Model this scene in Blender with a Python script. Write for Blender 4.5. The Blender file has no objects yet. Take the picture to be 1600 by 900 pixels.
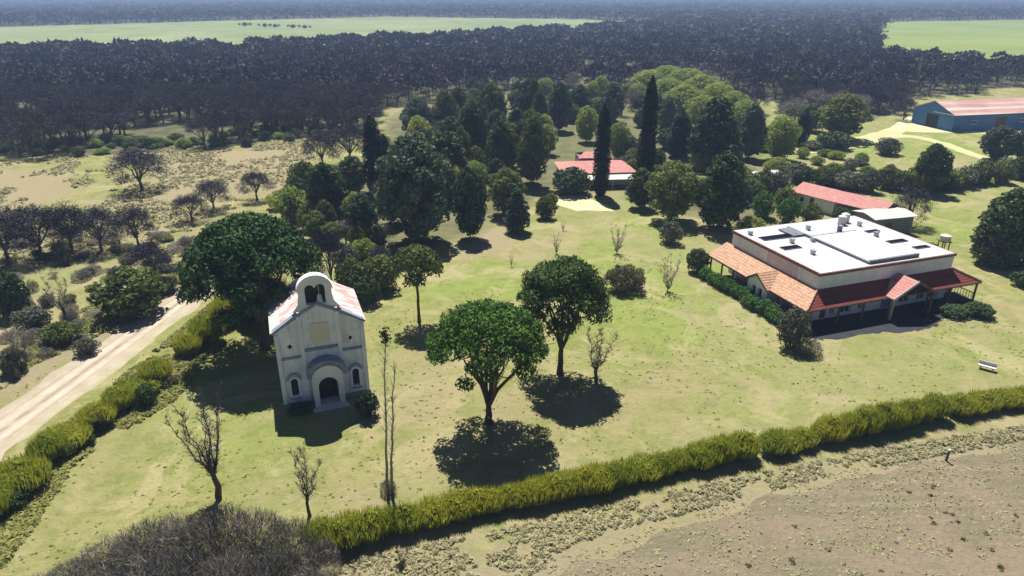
import bpy, math, random
import numpy as np
from mathutils import Vector, Matrix
from mathutils.geometry import tessellate_polygon

S = bpy.context.scene
# ------------------------------------------------------------------ camera, sky, sun, exposure
CAM_H = 35.0; PITCH = math.radians(23.3); FPX = 1067.0
cd = bpy.data.cameras.new('camera'); cam = bpy.data.objects.new('camera', cd)
S.collection.objects.link(cam); S.camera = cam
cam.location = (0, 0, CAM_H); cam.rotation_euler = (math.radians(90) - PITCH, 0, 0)
cd.sensor_width = 36; cd.lens = FPX * 36 / 1600; cd.clip_start = 0.5; cd.clip_end = 30000

SHX, SHY = 0.10, -0.54            # where a 1 m post's shadow tip falls
sl = Vector((SHX, SHY, -1)).normalized()
EL = math.asin(-sl.z); AZ = math.atan2(-sl.x, -sl.y)
w = bpy.data.worlds.new('World'); S.world = w; w.use_nodes = True
nt = w.node_tree; bg = nt.nodes['Background']
sky = nt.nodes.new('ShaderNodeTexSky'); sky.sky_type = 'NISHITA'; sky.sun_disc = False
sky.sun_elevation = EL; sky.sun_rotation = AZ; sky.altitude = 200; sky.air_density = .55; sky.dust_density = .3; sky.ozone_density = 3.0
nt.links.new(sky.outputs[0], bg.inputs[0]); bg.inputs[1].default_value = 0.05
sd = bpy.data.lights.new('sun', 'SUN'); so = bpy.data.objects.new('sun', sd); S.collection.objects.link(so)
sd.energy = 5.0; sd.angle = math.radians(0.5); sd.color = (1.0, 0.955, 0.88)
so.rotation_euler = sl.to_track_quat('-Z', 'Y').to_euler(); so.location = (-20, 120, 200)
S.view_settings.view_transform = 'Standard'; S.view_settings.look = 'None'
S.view_settings.gamma = 1; S.view_settings.use_curve_mapping = False
S.view_settings.exposure = 0.72
S.cycles.max_bounces = 6; S.cycles.diffuse_bounces = 2; S.cycles.glossy_bounces = 2
S.cycles.transparent_max_bounces = 8; S.cycles.volume_bounces = 0

RNG = np.random.default_rng(7)
rnd = random.Random(11)

# ------------------------------------------------------------------ measuring helpers (ground points of the place)
def at(px, py, z=0.0):
    a = (px - 800) / FPX; t = (py - 450) / FPX
    dy = math.cos(PITCH) - t * math.sin(PITCH); dz = -(math.sin(PITCH) + t * math.cos(PITCH))
    k = (z - CAM_H) / dz
    return (a * k, dy * k)
def to_px(X, Y, Z=0.0):
    zz = Z - CAM_H
    d = Y * math.cos(PITCH) - zz * math.sin(PITCH); u = Y * math.sin(PITCH) + zz * math.cos(PITCH)
    return (800 + FPX * X / d, 450 - FPX * u / d)
def hgt(px, pb, pt):
    X, Y = at(px, pb); lo, hi = 0., 60.
    for i in range(40):
        m = (lo + hi) / 2
        if to_px(X, Y, m)[1] > pt: lo = m
        else: hi = m
    return lo
def mscale(py):                    # photo pixels per metre at the ground row
    X, Y = at(800, py)
    return FPX / (Y * math.cos(PITCH) + CAM_H * math.sin(PITCH))
def in_poly(x, y, poly):
    x = np.asarray(x); y = np.asarray(y); c = np.zeros(x.shape, bool)
    n = len(poly); j = n - 1
    for i in range(n):
        xi, yi = poly[i]; xj, yj = poly[j]
        if yi != yj:
            k = ((yi > y) != (yj > y)) & (x < (xj - xi) * (y - yi) / (yj - yi) + xi)
            c ^= k
        j = i
    return c
def world(poly): return [at(*p) for p in poly]
def vnoise(x, y, s, seed=0):
    x = np.asarray(x, float) / s; y = np.asarray(y, float) / s
    xi = np.floor(x).astype(np.int64); yi = np.floor(y).astype(np.int64); fx = x - xi; fy = y - yi
    fx = fx * fx * (3 - 2 * fx); fy = fy * fy * (3 - 2 * fy)
    def h(a, b):
        v = np.sin(a * 127.1 + b * 311.7 + seed * 74.7) * 43758.5453
        return v - np.floor(v)
    return (h(xi, yi) * (1 - fx) + h(xi + 1, yi) * fx) * (1 - fy) + (h(xi, yi + 1) * (1 - fx) + h(xi + 1, yi + 1) * fx) * fy
def fbm(x, y, s, seed=0): return .5 * vnoise(x, y, s, seed) + .3 * vnoise(x, y, s / 2.3, seed + 1) + .2 * vnoise(x, y, s / 5.1, seed + 2)

# ------------------------------------------------------------------ materials
def nodes(name):
    m = bpy.data.materials.new(name); m.use_nodes = True; t = m.node_tree
    return m, t, t.nodes['Principled BSDF']
def N(t, kind, **kw):
    n = t.nodes.new(kind)
    for k, v in kw.items(): setattr(n, k, v)
    return n
def mixc(t, fac, a, b, mode='MIX'):
    n = N(t, 'ShaderNodeMix', data_type='RGBA', blend_type=mode)
    for sock, v in ((n.inputs[0], fac), (n.inputs[6], a), (n.inputs[7], b)):
        if hasattr(v, 'is_linked') or isinstance(v, bpy.types.NodeSocket): t.links.new(v, sock)
        elif isinstance(v, (int, float)): sock.default_value = v
        else: sock.default_value = (*v, 1)
    return n.outputs[2]
def noise(t, scale, detail=4, rough=.6, space='Object', dist=0.):
    tc = t.nodes.get('TC') or N(t, 'ShaderNodeTexCoord', name='TC'); tc.name = 'TC'
    geo = t.nodes.get('GEO') or N(t, 'ShaderNodeNewGeometry'); geo.name = 'GEO'
    n = N(t, 'ShaderNodeTexNoise'); n.inputs['Scale'].default_value = scale; n.inputs['Detail'].default_value = detail
    n.inputs['Roughness'].default_value = rough; n.inputs['Distortion'].default_value = dist
    t.links.new(geo.outputs['Position'] if space == 'World' else tc.outputs['Object'], n.inputs['Vector'])
    return n.outputs[0]
def ramp(t, fac, a, b, lo=0., hi=1.):
    n = N(t, 'ShaderNodeMapRange', clamp=True); t.links.new(fac, n.inputs[0])
    n.inputs[1].default_value = lo; n.inputs[2].default_value = hi; n.inputs[3].default_value = a; n.inputs[4].default_value = b
    return n.outputs[0]
def bump(t, fac, strength, dist, b):
    n = N(t, 'ShaderNodeBump'); n.inputs['Strength'].default_value = strength; n.inputs['Distance'].default_value = dist
    t.links.new(fac, n.inputs['Height']); t.links.new(n.outputs[0], b.inputs['Normal'])
def mat_plain(name, a, b, scale=1.5, rough=.8, bumps=0, spec=.3, lo=.35, hi=.65, metallic=0):
    m, t, p = nodes(name)
    f = ramp(t, noise(t, scale, 6, .65), 0, 1, lo, hi)
    c = mixc(t, f, a, b); t.links.new(c, p.inputs['Base Color'])
    p.inputs['Roughness'].default_value = rough; p.inputs['Specular IOR Level'].default_value = spec
    p.inputs['Metallic'].default_value = metallic
    if bumps: bump(t, noise(t, scale * 6, 4), .5, bumps, p)
    return m
def mat_leaf(name, dark, light, transl=.25, var=.25):
    m, t, p = nodes(name)
    at_ = N(t, 'ShaderNodeAttribute', attribute_name='tone')
    c = mixc(t, at_.outputs['Fac'], dark, light)
    oi = N(t, 'ShaderNodeObjectInfo')
    hsv = N(t, 'ShaderNodeHueSaturation'); t.links.new(c, hsv.inputs['Color'])
    t.links.new(ramp(t, oi.outputs['Random'], 1 - var, 1 + var), hsv.inputs['Value'])
    t.links.new(ramp(t, oi.outputs['Random'], .515, .485), hsv.inputs['Hue'])
    t.links.new(hsv.outputs[0], p.inputs['Base Color'])
    p.inputs['Roughness'].default_value = .75; p.inputs['Specular IOR Level'].default_value = .15
    if transl:
        tr = N(t, 'ShaderNodeBsdfTranslucent'); t.links.new(hsv.outputs[0], tr.inputs[0])
        mx = N(t, 'ShaderNodeMixShader'); mx.inputs[0].default_value = transl
        out = t.nodes['Material Output']
        t.links.new(p.outputs[0], mx.inputs[1]); t.links.new(tr.outputs[0], mx.inputs[2]); t.links.new(mx.outputs[0], out.inputs[0])
    return m
def mat_tiles(name, a, b, c3, course=.34, axis=2):
    m, t, p = nodes(name)
    f = ramp(t, noise(t, .9, 6, .7), 0, 1, .35, .65); g = ramp(t, noise(t, 3.5, 5, .7), 0, 1, .4, .7)
    c = mixc(t, g, mixc(t, f, a, b), c3)
    tc = t.nodes['TC']; wv = N(t, 'ShaderNodeTexWave', bands_direction='Z'); wv.inputs['Scale'].default_value = 1.6
    wv.inputs['Distortion'].default_value = .6
    t.links.new(tc.outputs['Object'], wv.inputs[0])
    c = mixc(t, ramp(t, wv.outputs['Fac'], .16, 0, 0, .5), c, tuple(x * .55 for x in a))
    t.links.new(c, p.inputs['Base Color']); p.inputs['Roughness'].default_value = .85; p.inputs['Specular IOR Level'].default_value = .2
    bump(t, wv.outputs['Fac'], .5, .06, p)
    return m

MT = {}
MT['white_wall'] = mat_plain('limewashed_wall', (.78, .79, .80), (.60, .62, .64), .6, .9, .02)
MT['church_wall'] = mat_plain('old_church_plaster', (.72, .76, .83), (.54, .58, .64), .7, .9, .03, lo=.3, hi=.7)
MT['trim'] = mat_plain('grey_blue_moulding', (.17, .21, .29), (.27, .31, .38), 2, .85)
MT['panel'] = mat_plain('faded_ochre_panel', (.62, .62, .56), (.60, .57, .40), 1.5, .9)
MT['pink'] = mat_plain('faded_pink_plaster', (.56, .44, .47), (.62, .58, .60), .8, .9)
MT['parapet'] = mat_plain('maroon_parapet', (.17, .07, .075), (.25, .12, .12), 1.2, .85)
m, t, p = nodes('white_roof_membrane')
c = mixc(t, ramp(t, noise(t, .3, 6, .7), 0, 1, .42, .66), (.56, .565, .57), (.40, .41, .42))
bk = N(t, 'ShaderNodeTexBrick'); t.links.new(t.nodes['TC'].outputs['Object'], bk.inputs['Vector']); bk.inputs['Scale'].default_value = 1
bk.inputs['Brick Width'].default_value = 5.; bk.inputs['Row Height'].default_value = 1.05; bk.inputs['Mortar Size'].default_value = .06; bk.offset = .5
c = mixc(t, ramp(t, bk.outputs['Fac'], 0, .6), c, (.36, .37, .38))
c = mixc(t, ramp(t, noise(t, 1.3, 6, .75), 0, .8, .54, .70), c, (.27, .27, .26))
t.links.new(c, p.inputs['Base Color']); p.inputs['Roughness'].default_value = .6; MT['roofwhite'] = m
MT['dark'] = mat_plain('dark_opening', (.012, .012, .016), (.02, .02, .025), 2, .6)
MT['glass'] = mat_plain('dark_glass', (.02, .03, .045), (.03, .045, .07), 3, .12, 0, .5)
MT['frame'] = mat_plain('white_frame_paint', (.72, .74, .76), (.62, .64, .66), 3, .6)
MT['blueframe'] = mat_plain('blue_shutter_paint', (.05, .12, .24), (.07, .17, .30), 3, .6)
MT['wood'] = mat_plain('dark_wood', (.10, .055, .03), (.16, .09, .05), 3, .75)
MT['pole'] = mat_plain('pale_post_wood', (.42, .36, .26), (.28, .24, .18), 3, .85)
MT['tile'] = mat_tiles('orange_roof_tiles', (.37, .165, .095), (.46, .25, .15), (.56, .43, .31))
MT['tilered'] = mat_tiles('red_roof_tiles', (.17, .035, .03), (.22, .06, .045), (.13, .04, .035))
MT['rosered'] = mat_tiles('rose_painted_roof', (.48, .21, .18), (.56, .31, .27), (.42, .17, .15))
MT['slab'] = mat_plain('shade_toned_slate', (.014, .018, .026), (.028, .030, .036), .8, .8)  # slate darkened to near black to carry the forecourt shade
MT['paleroof'] = mat_plain('pale_sheet_roof', (.60, .60, .55), (.45, .46, .42), 1, .6)
MT['greywall'] = mat_plain('grey_wall', (.20, .20, .24), (.14, .14, .17), 1, .9)
MT['bluewall'] = mat_plain('blue_barn_sheet', (.045, .14, .36), (.07, .19, .42), .25, .7, lo=.3, hi=.7)
MT['bark'] = mat_plain('grey_bark', (.085, .068, .055), (.13, .11, .09), 2, .95, .02)
MT['barkred'] = mat_plain('brown_pine_bark', (.12, .075, .05), (.07, .05, .04), 2, .95, .02)
MT['paleb'] = mat_plain('pale_bark', (.40, .36, .28), (.22, .20, .16), 1.2, .9)
MT['concrete'] = mat_plain('white_concrete', (.62, .60, .58), (.50, .49, .47), 4, .8)
MT['rust'] = mat_plain('brown_metal', (.12, .09, .07), (.2, .15, .12), 3, .8)

# rusty sheet roof with bleached streaks running down the slope (church) and barn
def mat_sheet(name, a, b, white, sx, sy, sc=.8):
    m, t, p = nodes(name)
    n0 = noise(t, sc, 5, .6)
    tc = t.nodes['TC']; mp = N(t, 'ShaderNodeMapping'); mp.inputs['Scale'].default_value = (sx, sy, 1)
    t.links.new(tc.outputs['Object'], mp.inputs[0])
    ns = N(t, 'ShaderNodeTexNoise'); ns.inputs['Scale'].default_value = 1; ns.inputs['Detail'].default_value = 5
    t.links.new(mp.outputs[0], ns.inputs['Vector'])
    c = mixc(t, ramp(t, n0, 0, 1, .4, .6), a, b)
    c = mixc(t, ramp(t, ns.outputs[0], 0, 1, .46, .60), c, white)
    t.links.new(c, p.inputs['Base Color']); p.inputs['Roughness'].default_value = .65
    wv = N(t, 'ShaderNodeTexWave', bands_direction='Y'); wv.inputs['Scale'].default_value = 2.2
    t.links.new(tc.outputs['Object'], wv.inputs[0]); bump(t, wv.outputs['Fac'], .4, .03, p)
    return m
MT['churchroof'] = mat_sheet('rusted_church_roof', (.50, .26, .22), (.62, .44, .40), (.76, .73, .73), .5, 1.6)
MT['barnroof'] = mat_sheet('rusted_barn_roof', (.42, .23, .19), (.50, .30, .26), (.66, .56, .52), .02, .35, .12)

m, t, p = nodes('rain_streaked_plaster')
tc0 = noise(t, .7, 6, .65); mp = N(t, 'ShaderNodeMapping'); mp.inputs['Scale'].default_value = (2.4, 2.4, .22)
t.links.new(t.nodes['TC'].outputs['Object'], mp.inputs[0]); sn = N(t, 'ShaderNodeTexNoise'); sn.inputs['Scale'].default_value = 1; sn.inputs['Detail'].default_value = 6; sn.inputs['Roughness'].default_value = .7
t.links.new(mp.outputs[0], sn.inputs['Vector'])
c = mixc(t, ramp(t, tc0, 0, 1, .38, .62), (.76, .80, .86), (.60, .64, .69))
c = mixc(t, ramp(t, sn.outputs[0], 0, .7, .52, .68), c, (.36, .37, .39))
c = mixc(t, ramp(t, noise(t, 2.6, 6, .75), 0, .6, .58, .70), c, (.44, .40, .38))
t.links.new(c, p.inputs['Base Color']); p.inputs['Roughness'].default_value = .92; bump(t, noise(t, 4, 5, .7), .5, .03, p)
MT['church_wall'] = m
LEAF = dict(
    pine=mat_leaf('pine_needles', (.035, .085, .012), (.085, .185, .022), .15, .06),
    pinedark=mat_leaf('dark_pine_needles', (.022, .050, .014), (.055, .115, .022), .1, .06),
    pineolive=mat_leaf('olive_pine_needles', (.045, .075, .016), (.105, .150, .034), .15, .06),
    dark=mat_leaf('dark_evergreen_leaves', (.022, .046, .018), (.080, .125, .040), .15, .3),
    cypress=mat_leaf('cypress_leaves', (.010, .018, .009), (.022, .038, .014), .05, .2),
    teal=mat_leaf('blue_green_leaves', (.040, .068, .042), (.110, .155, .088), .2, .25),
    olive=mat_leaf('olive_leaves', (.070, .100, .022), (.160, .200, .050), .3, .25),
    lime=mat_leaf('spring_green_leaves', (.19, .25, .045), (.33, .39, .10), .5, .08),
    forest=None,
    hedge=mat_leaf('yellow_green_leaves', (.175, .215, .015), (.345, .365, .036), .5, .14),
    bright=mat_leaf('bright_green_leaves', (.04, .10, .02), (.09, .20, .04), .25, .15),
    grey=mat_leaf('grey_green_leaves', (.09, .10, .07), (.17, .18, .12), .2, .25),
    brown=mat_leaf('russet_leaves', (.085, .080, .035), (.19, .165, .08), .1, .2),
    twig=mat_leaf('bare_twigs', (.036, .034, .050), (.075, .068, .090), 0, .25),
    twiggrey=mat_leaf('grey_twigs', (.075, .072, .070), (.19, .18, .155), 0, .2),
    twigpale=mat_leaf('pale_bare_twigs', (.13, .12, .11), (.30, .27, .22), 0, .2),
    tuft=mat_leaf('dry_grass_blades', (.28, .265, .13), (.50, .46, .28), .3, 0),
    grass=mat_leaf('grass_blades', (.22, .26, .065), (.36, .36, .13), .35, 0),
)

def mat_forest():
    m, t, p = nodes('leafless_woodland')
    a = N(t, 'ShaderNodeAttribute', attribute_name='tone').outputs['Fac']
    big = noise(t, .03, 5, .7, 'World'); mid = noise(t, .09, 5, .7, 'World')
    dk = mixc(t, ramp(t, mid, 0, 1, .45, .6), (.024, .022, .034), (.040, .032, .036))
    lt = mixc(t, ramp(t, mid, 0, 1, .42, .6), (.080, .070, .088), (.125, .105, .095))
    dk = mixc(t, ramp(t, big, 0, .9, .56, .66), dk, (.028, .040, .016)); lt = mixc(t, ramp(t, big, 0, .8, .56, .66), lt, (.085, .105, .045))
    t.links.new(mixc(t, a, dk, lt), p.inputs['Base Color']); p.inputs['Roughness'].default_value = .85; p.inputs['Specular IOR Level'].default_value = .1
    return m
LEAF['forest'] = mat_forest()

# ------------------------------------------------------------------ mesh helpers
def link(name, me, parent=None, loc=None, rz=0):
    o = bpy.data.objects.new(name, me); S.collection.objects.link(o)
    if parent: o.parent = parent
    if loc is not None: o.location = loc
    if rz: o.rotation_euler.z = rz
    return o
def tag(o, label=None, cat=None, group=None, kind=None):
    if label: o['label'] = label
    if cat: o['category'] = cat
    if group: o['group'] = group
    if kind: o['kind'] = kind
    return o
def npmesh(name, V, Fs, mat, tone=None, smooth=False):
    V = np.asarray(V, np.float32); Fs = np.asarray(Fs, np.int32); k = Fs.shape[1]
    me = bpy.data.meshes.new(name)
    me.vertices.add(len(V)); me.vertices.foreach_set('co', V.ravel())
    me.loops.add(Fs.size); me.loops.foreach_set('vertex_index', Fs.ravel())
    me.polygons.add(len(Fs)); me.polygons.foreach_set('loop_start', np.arange(0, Fs.size, k, dtype=np.int32))
    me.polygons.foreach_set('loop_total', np.full(len(Fs), k, np.int32))
    if smooth: me.polygons.foreach_set('use_smooth', np.ones(len(Fs), bool))
    me.update(calc_edges=True)
    if tone is not None:
        a = me.attributes.new('tone', 'FLOAT', 'FACE'); a.data.foreach_set('value', np.asarray(tone, np.float32))
    me.materials.append(mat)
    return me
class MB:
    def __init__(s): s.v = []; s.f = []
    def add(s, vs, fs):
        n = len(s.v); s.v += [tuple(v) for v in vs]; s.f += [tuple(i + n for i in f) for f in fs]; return s
    def box(s, x0, x1, y0, y1, z0, z1):
        return s.add([(x0, y0, z0), (x1, y0, z0), (x1, y1, z0), (x0, y1, z0), (x0, y0, z1), (x1, y0, z1), (x1, y1, z1), (x0, y1, z1)],
                     [(0, 3, 2, 1), (4, 5, 6, 7), (0, 1, 5, 4), (1, 2, 6, 5), (2, 3, 7, 6), (3, 0, 4, 7)])
    def slab(s, quad, th):          # quad/polygon given CCW from above, thickened downwards
        n = len(quad); vs = list(quad) + [(x, y, z - th) for x, y, z in quad]
        return s.add(vs, [tuple(range(n)), tuple(range(2 * n - 1, n - 1, -1))] + [(i, i + n, (i + 1) % n + n, (i + 1) % n) for i in range(n)])
    def wall(s, outer, holes, f, th):   # polygon with holes in (a, z), f(a, z, d) -> xyz, d = depth 0..th
        loops = [outer] + holes; flat = [p for l in loops for p in l]
        tri = tessellate_polygon([[Vector((a, z, 0)) for a, z in l] for l in loops])
        n = len(flat); vs = [f(a, z, 0) for a, z in flat] + [f(a, z, th) for a, z in flat]
        fs = [tuple(t) for t in tri] + [tuple(i + n for i in reversed(t)) for t in tri]
        k = 0
        for l in loops:
            m = len(l)
            fs += [(k + i, k + (i + 1) % m, k + (i + 1) % m + n, k + i + n) for i in range(m)]; k += m
        return s.add(vs, fs)
    def cyl(s, p0, p1, r0, r1, n=8, cap=True):
        p0 = Vector(p0); p1 = Vector(p1); d = (p1 - p0); q = d.to_track_quat('Z', 'Y')
        vs = []
        for p, r in ((p0, r0), (p1, r1)):
            for i in range(n):
                a = 2 * math.pi * i / n; vs.append(tuple(p + q @ Vector((r * math.cos(a), r * math.sin(a), 0))))
        fs = [(i, (i + 1) % n, (i + 1) % n + n, i + n) for i in range(n)]
        if cap: fs += [tuple(range(n - 1, -1, -1)), tuple(range(n, 2 * n))]
        return s.add(vs, fs)
    def mesh(s, name, mat):
        me = bpy.data.meshes.new(name); me.from_pydata(s.v, [], s.f)
        import bmesh
        b = bmesh.new(); b.from_mesh(me); bmesh.ops.recalc_face_normals(b, faces=b.faces); b.to_mesh(me); b.free()
        me.materials.append(mat); return me
    def build(s, name, mat, parent=None, loc=None, rz=0, label=None):
        o = link(name, s.mesh(name, mat), parent, loc, rz)
        if label: o['label'] = label
        return o
def empty(name, loc, rz=0):
    o = bpy.data.objects.new(name, None); S.collection.objects.link(o); o.location = loc; o.rotation_euler.z = rz
    o.empty_display_size = .5; return o
def arch(cx, z0, z1, w, n=8):       # arched opening outline, top of arch at z1
    r = w / 2; return [(cx - r, z0), (cx + r, z0)] + [(cx + r * math.cos(a), z1 - r + r * math.sin(a)) for a in [math.pi * i / n for i in range(n + 1)]]
def rect(x0, x1, z0, z1): return [(x0, z0), (x1, z0), (x1, z1), (x0, z1)]

# ------------------------------------------------------------------ the setting: ground, fields, roads
LFIELD = world([(-900, 120), (0, 92), (340, 82), (560, 72), (800, 60), (1010, 46), (1040, 36), (900, 30), (600, 26), (300, 34), (0, 42), (-900, 55)])
RFIELD = world([(1376, 98), (1480, 108), (1600, 116), (2500, 130), (2500, 28), (1600, 31), (1385, 34), (1368, 60)])
EDGE = [(-3000, 290), (-900, 262), (0, 246), (300, 234), (490, 212), (575, 208), (606, 168), (690, 154), (760, 146), (860, 144), (960, 146), (1010, 138), (1060, 118), (1120, 134), (1200, 160), (1300, 172), (1400, 176), (1436, 150), (1600, 135), (2500, 130), (5000, 130)]
ex = [p[0] for p in EDGE]; ey = [p[1] for p in EDGE]
def px_np(X, Y):
    d = Y * math.cos(PITCH) + CAM_H * math.sin(PITCH); u = Y * math.sin(PITCH) - CAM_H * math.cos(PITCH)
    d = np.maximum(d, 1.)
    return 800 + FPX * X / d, 450 - FPX * u / d
def forest_mask(X, Y):
    X = np.asarray(X, float); Y = np.asarray(Y, float)
    px, py = px_np(X, Y)
    wob = (fbm(X, Y, 22, 3) - .5) * np.clip((py + 12) / 12, 1, 14)
    m = (py + wob < np.interp(px, ex, ey)) & (Y > 60)
    wx = (fbm(X, Y, 40, 5) - .5) * 26
    m &= ~in_poly(X + wx, Y + wx * 2, LFIELD); m &= ~in_poly(X + wx * .5, Y + wx, RFIELD)
    return m
def axis(a, b, fine, lo, hi, g=1.07):
    out = list(np.arange(a, b + .01, fine)); s = fine
    x = b
    while x < hi: s *= g; x += s; out.append(x)
    s = fine; x = a; pre = []
    while x > lo: s *= g; x -= s; pre.append(x)
    return np.array(pre[::-1] + out)
gx = axis(-90, 110, 1.0, -9000, 9000); gy = axis(12, 200, 1.0, -900, 16000, 1.06)
GX, GY = np.meshgrid(gx, gy); nx, ny = len(gx), len(gy)
PX, PY = px_np(GX, GY)
def soft(poly_px, width=3., amp=4., seed=0):   # soft membership in a patch given by its ground corners
    P = world(poly_px)
    acc = np.zeros(GX.shape)
    for i in range(6):
        a = i * 1.047; nxn = (fbm(GX, GY, 9, seed + i) - .5) * amp
        acc += in_poly(GX + width * .5 * math.cos(a) + nxn, GY + width * .5 * math.sin(a) + nxn, P)
    return acc / 6
dry = .30 * (fbm(GX, GY, 14, 20) > .56); lush = np.zeros(GX.shape); lit = np.zeros(GX.shape); soil = np.zeros(GX.shape)
# brownish dry grass and soil
for poly, s_, wd in [([(-900, 300), (-50, 262), (110, 268), (120, 300), (60, 325), (-60, 330), (-900, 400)], .95, 5),
                 ([(230, 250), (470, 222), (485, 250), (450, 300), (300, 320), (190, 330), (240, 290)], .95, 5),
                 ([(170, 300), (330, 285), (420, 275), (420, 300), (260, 330), (150, 330)], .6, 4),
                 ([(600, 170), (690, 160), (690, 195), (660, 215), (620, 205)], .7, 6),
                 ([(690, 410), (760, 355), (800, 352), (800, 385), (760, 400)], 1., 2),
                 ([(720, 640), (830, 600), (850, 640), (770, 700)], .7, 2),
                 ([(585, 560), (680, 520), (720, 600), (680, 680), (600, 700), (580, 640)], .55, 4),
                 ([(380, 765), (480, 745), (640, 745), (680, 765), (560, 790), (420, 800)], .6, 3),
                 ([(940, 620), (1100, 560), (1300, 620), (1200, 690), (960, 730)], .30, 5),
                 ([(780, 400), (870, 370), (900, 400), (820, 420)], .5, 4),
                 ([(0, 900), (-100, 860), (120, 640), (260, 610), (200, 760), (60, 900)], .25, 4),
                 ([(1300, 130), (1450, 160), (1440, 220), (1330, 210), (1240, 160)], .3, 6)]:
    dry = np.maximum(dry, s_ * soft(poly, wd, 6, int(s_ * 100) + len(poly)))
for poly, s_ in [([(620, 470), (700, 420), (830, 400), (980, 330), (880, 320), (1000, 310), (1090, 380), (1200, 480), (1250, 560), (1500, 620), (1100, 560), (960, 520), (760, 470)], .8),
                 ([(1250, 560), (1600, 500), (1700, 560), (1500, 600), (1150, 680), (1080, 640)], .55),
                 ([(1180, 180), (1380, 180), (1640, 200), (1640, 300), (1500, 330), (1180, 290)], .9),
                 ([(0, 400), (170, 400), (200, 430), (60, 470), (-100, 480)], .7),
                 ([(1430, 300), (1600, 280), (1700, 330), (1600, 400), (1430, 360)], .6),
                 ([(420, 620), (450, 720), (380, 760), (330, 640)], .45)]:
    lush = np.maximum(lush, s_ * soft(poly, 5, 6, len(poly) * 3))
dry = np.maximum(dry, .38 * soft([(-300, 330), (140, 330), (300, 350), (300, 430), (60, 600), (-300, 760)], 6, 9, 61))
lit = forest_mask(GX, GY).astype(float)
# churned bare soil by the road and along the hedge
hedge_px = [(480, 862), (560, 850), (650, 832), (740, 812), (850, 792), (950, 768), (1050, 742), (1120, 728), (1230, 708), (1330, 690), (1420, 672), (1500, 655), (1600, 640), (1750, 612)]
soil = np.maximum(soil, .8 * soft([(480, 905), (640, 860), (860, 830), (1060, 775), (1320, 705), (1700, 640), (1700, 690), (1320, 760), (1000, 850), (820, 960), (400, 1100)], 2, 5, 9) * (fbm(GX, GY, 2.5, 31) > .42))
verge = soft([(560, 960), (700, 895), (900, 860), (1120, 785), (1320, 728), (1600, 668), (2300, 545), (2600, 900), (2600, 1500), (560, 1500)], 2.5, 4, 71)
dry = np.maximum(dry, .75 * verge); soil = np.maximum(soil, .8 * verge)
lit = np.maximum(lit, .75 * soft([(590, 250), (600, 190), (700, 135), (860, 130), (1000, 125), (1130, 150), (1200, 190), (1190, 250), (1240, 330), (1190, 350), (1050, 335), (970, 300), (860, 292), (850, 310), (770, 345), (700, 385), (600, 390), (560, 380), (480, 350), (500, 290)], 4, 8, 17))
soil = np.maximum(soil, .7 * soft([(-100, 640), (60, 560), (300, 440), (330, 450), (60, 600), (-100, 690)], 2, 3, 12))
V = np.stack([GX.ravel(), GY.ravel(), np.zeros(GX.size)], 1)
idx = np.arange(nx * ny).reshape(ny, nx)
Fq = np.stack([idx[:-1, :-1].ravel(), idx[:-1, 1:].ravel(), idx[1:, 1:].ravel(), idx[1:, :-1].ravel()], 1)
gm, t, p = nodes('meadow_grass')
me = npmesh('ground', V, Fq, gm)
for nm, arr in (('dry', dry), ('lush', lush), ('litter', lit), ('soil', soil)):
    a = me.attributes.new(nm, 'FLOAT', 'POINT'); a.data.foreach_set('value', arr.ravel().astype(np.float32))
n_big = noise(t, .045, 5, .6, 'World'); n_mid = noise(t, .22, 6, .68, 'World', .4); n_fine = noise(t, 1.6, 6, .75, 'World'); n_vf = noise(t, 7, 3, .7, 'World')
n_far = noise(t, .012, 7, .7, 'World')
c = mixc(t, ramp(t, n_mid, 0, 1, .38, .64), (.200, .215, .066), (.295, .265, .115))
c = mixc(t, ramp(t, n_big, 0, .75, .45, .62), c, (.195, .235, .062))
def att(nm):
    a = N(t, 'ShaderNodeAttribute', attribute_name=nm); return a.outputs['Fac']
def brk(nm, nz, amt=.5):
    s = N(t, 'ShaderNodeMath', operation='MULTIPLY_ADD'); t.links.new(nz, s.inputs[0]); s.inputs[1].default_value = amt * 2; s.inputs[2].default_value = -amt
    b = N(t, 'ShaderNodeMath', operation='ADD', use_clamp=True); t.links.new(att(nm), b.inputs[0]); t.links.new(s.outputs[0], b.inputs[1])
    q = N(t, 'ShaderNodeMath', operation='MULTIPLY', use_clamp=True); t.links.new(b.outputs[0], q.inputs[0]); 
    g = ramp(t, att(nm), 0, 1, 0, .15); t.links.new(g, q.inputs[1])
    return q.outputs[0]
c = mixc(t, brk('lush', n_mid), c, (.205, .265, .058))
n_p = noise(t, .55, 6, .72, 'World', .5); n_q = noise(t, .11, 6, .7, 'World', 1.)
c = mixc(t, ramp(t, n_p, 0, .9, .49, .60), c, (.165, .190, .052))
c = mixc(t, ramp(t, n_q, 0, .85, .50, .60), c, (.35, .31, .16))
c = mixc(t, brk('dry', n_mid, .8), c, (.29, .24, .145))
c = mixc(t, brk('soil', n_fine, 1.), c, (.27, .225, .15))
c = mixc(t, ramp(t, n_fine, 0, .45, .50, .72), c, (.15, .165, .050))
c = mixc(t, ramp(t, n_vf, 0, .35, .5, .75), c, (.42, .40, .22))
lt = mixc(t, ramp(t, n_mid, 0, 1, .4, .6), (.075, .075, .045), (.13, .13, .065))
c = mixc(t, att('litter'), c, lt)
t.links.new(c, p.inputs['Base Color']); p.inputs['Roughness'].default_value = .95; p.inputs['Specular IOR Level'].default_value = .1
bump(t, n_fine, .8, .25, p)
tag(link('ground', me), kind='structure')

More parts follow.
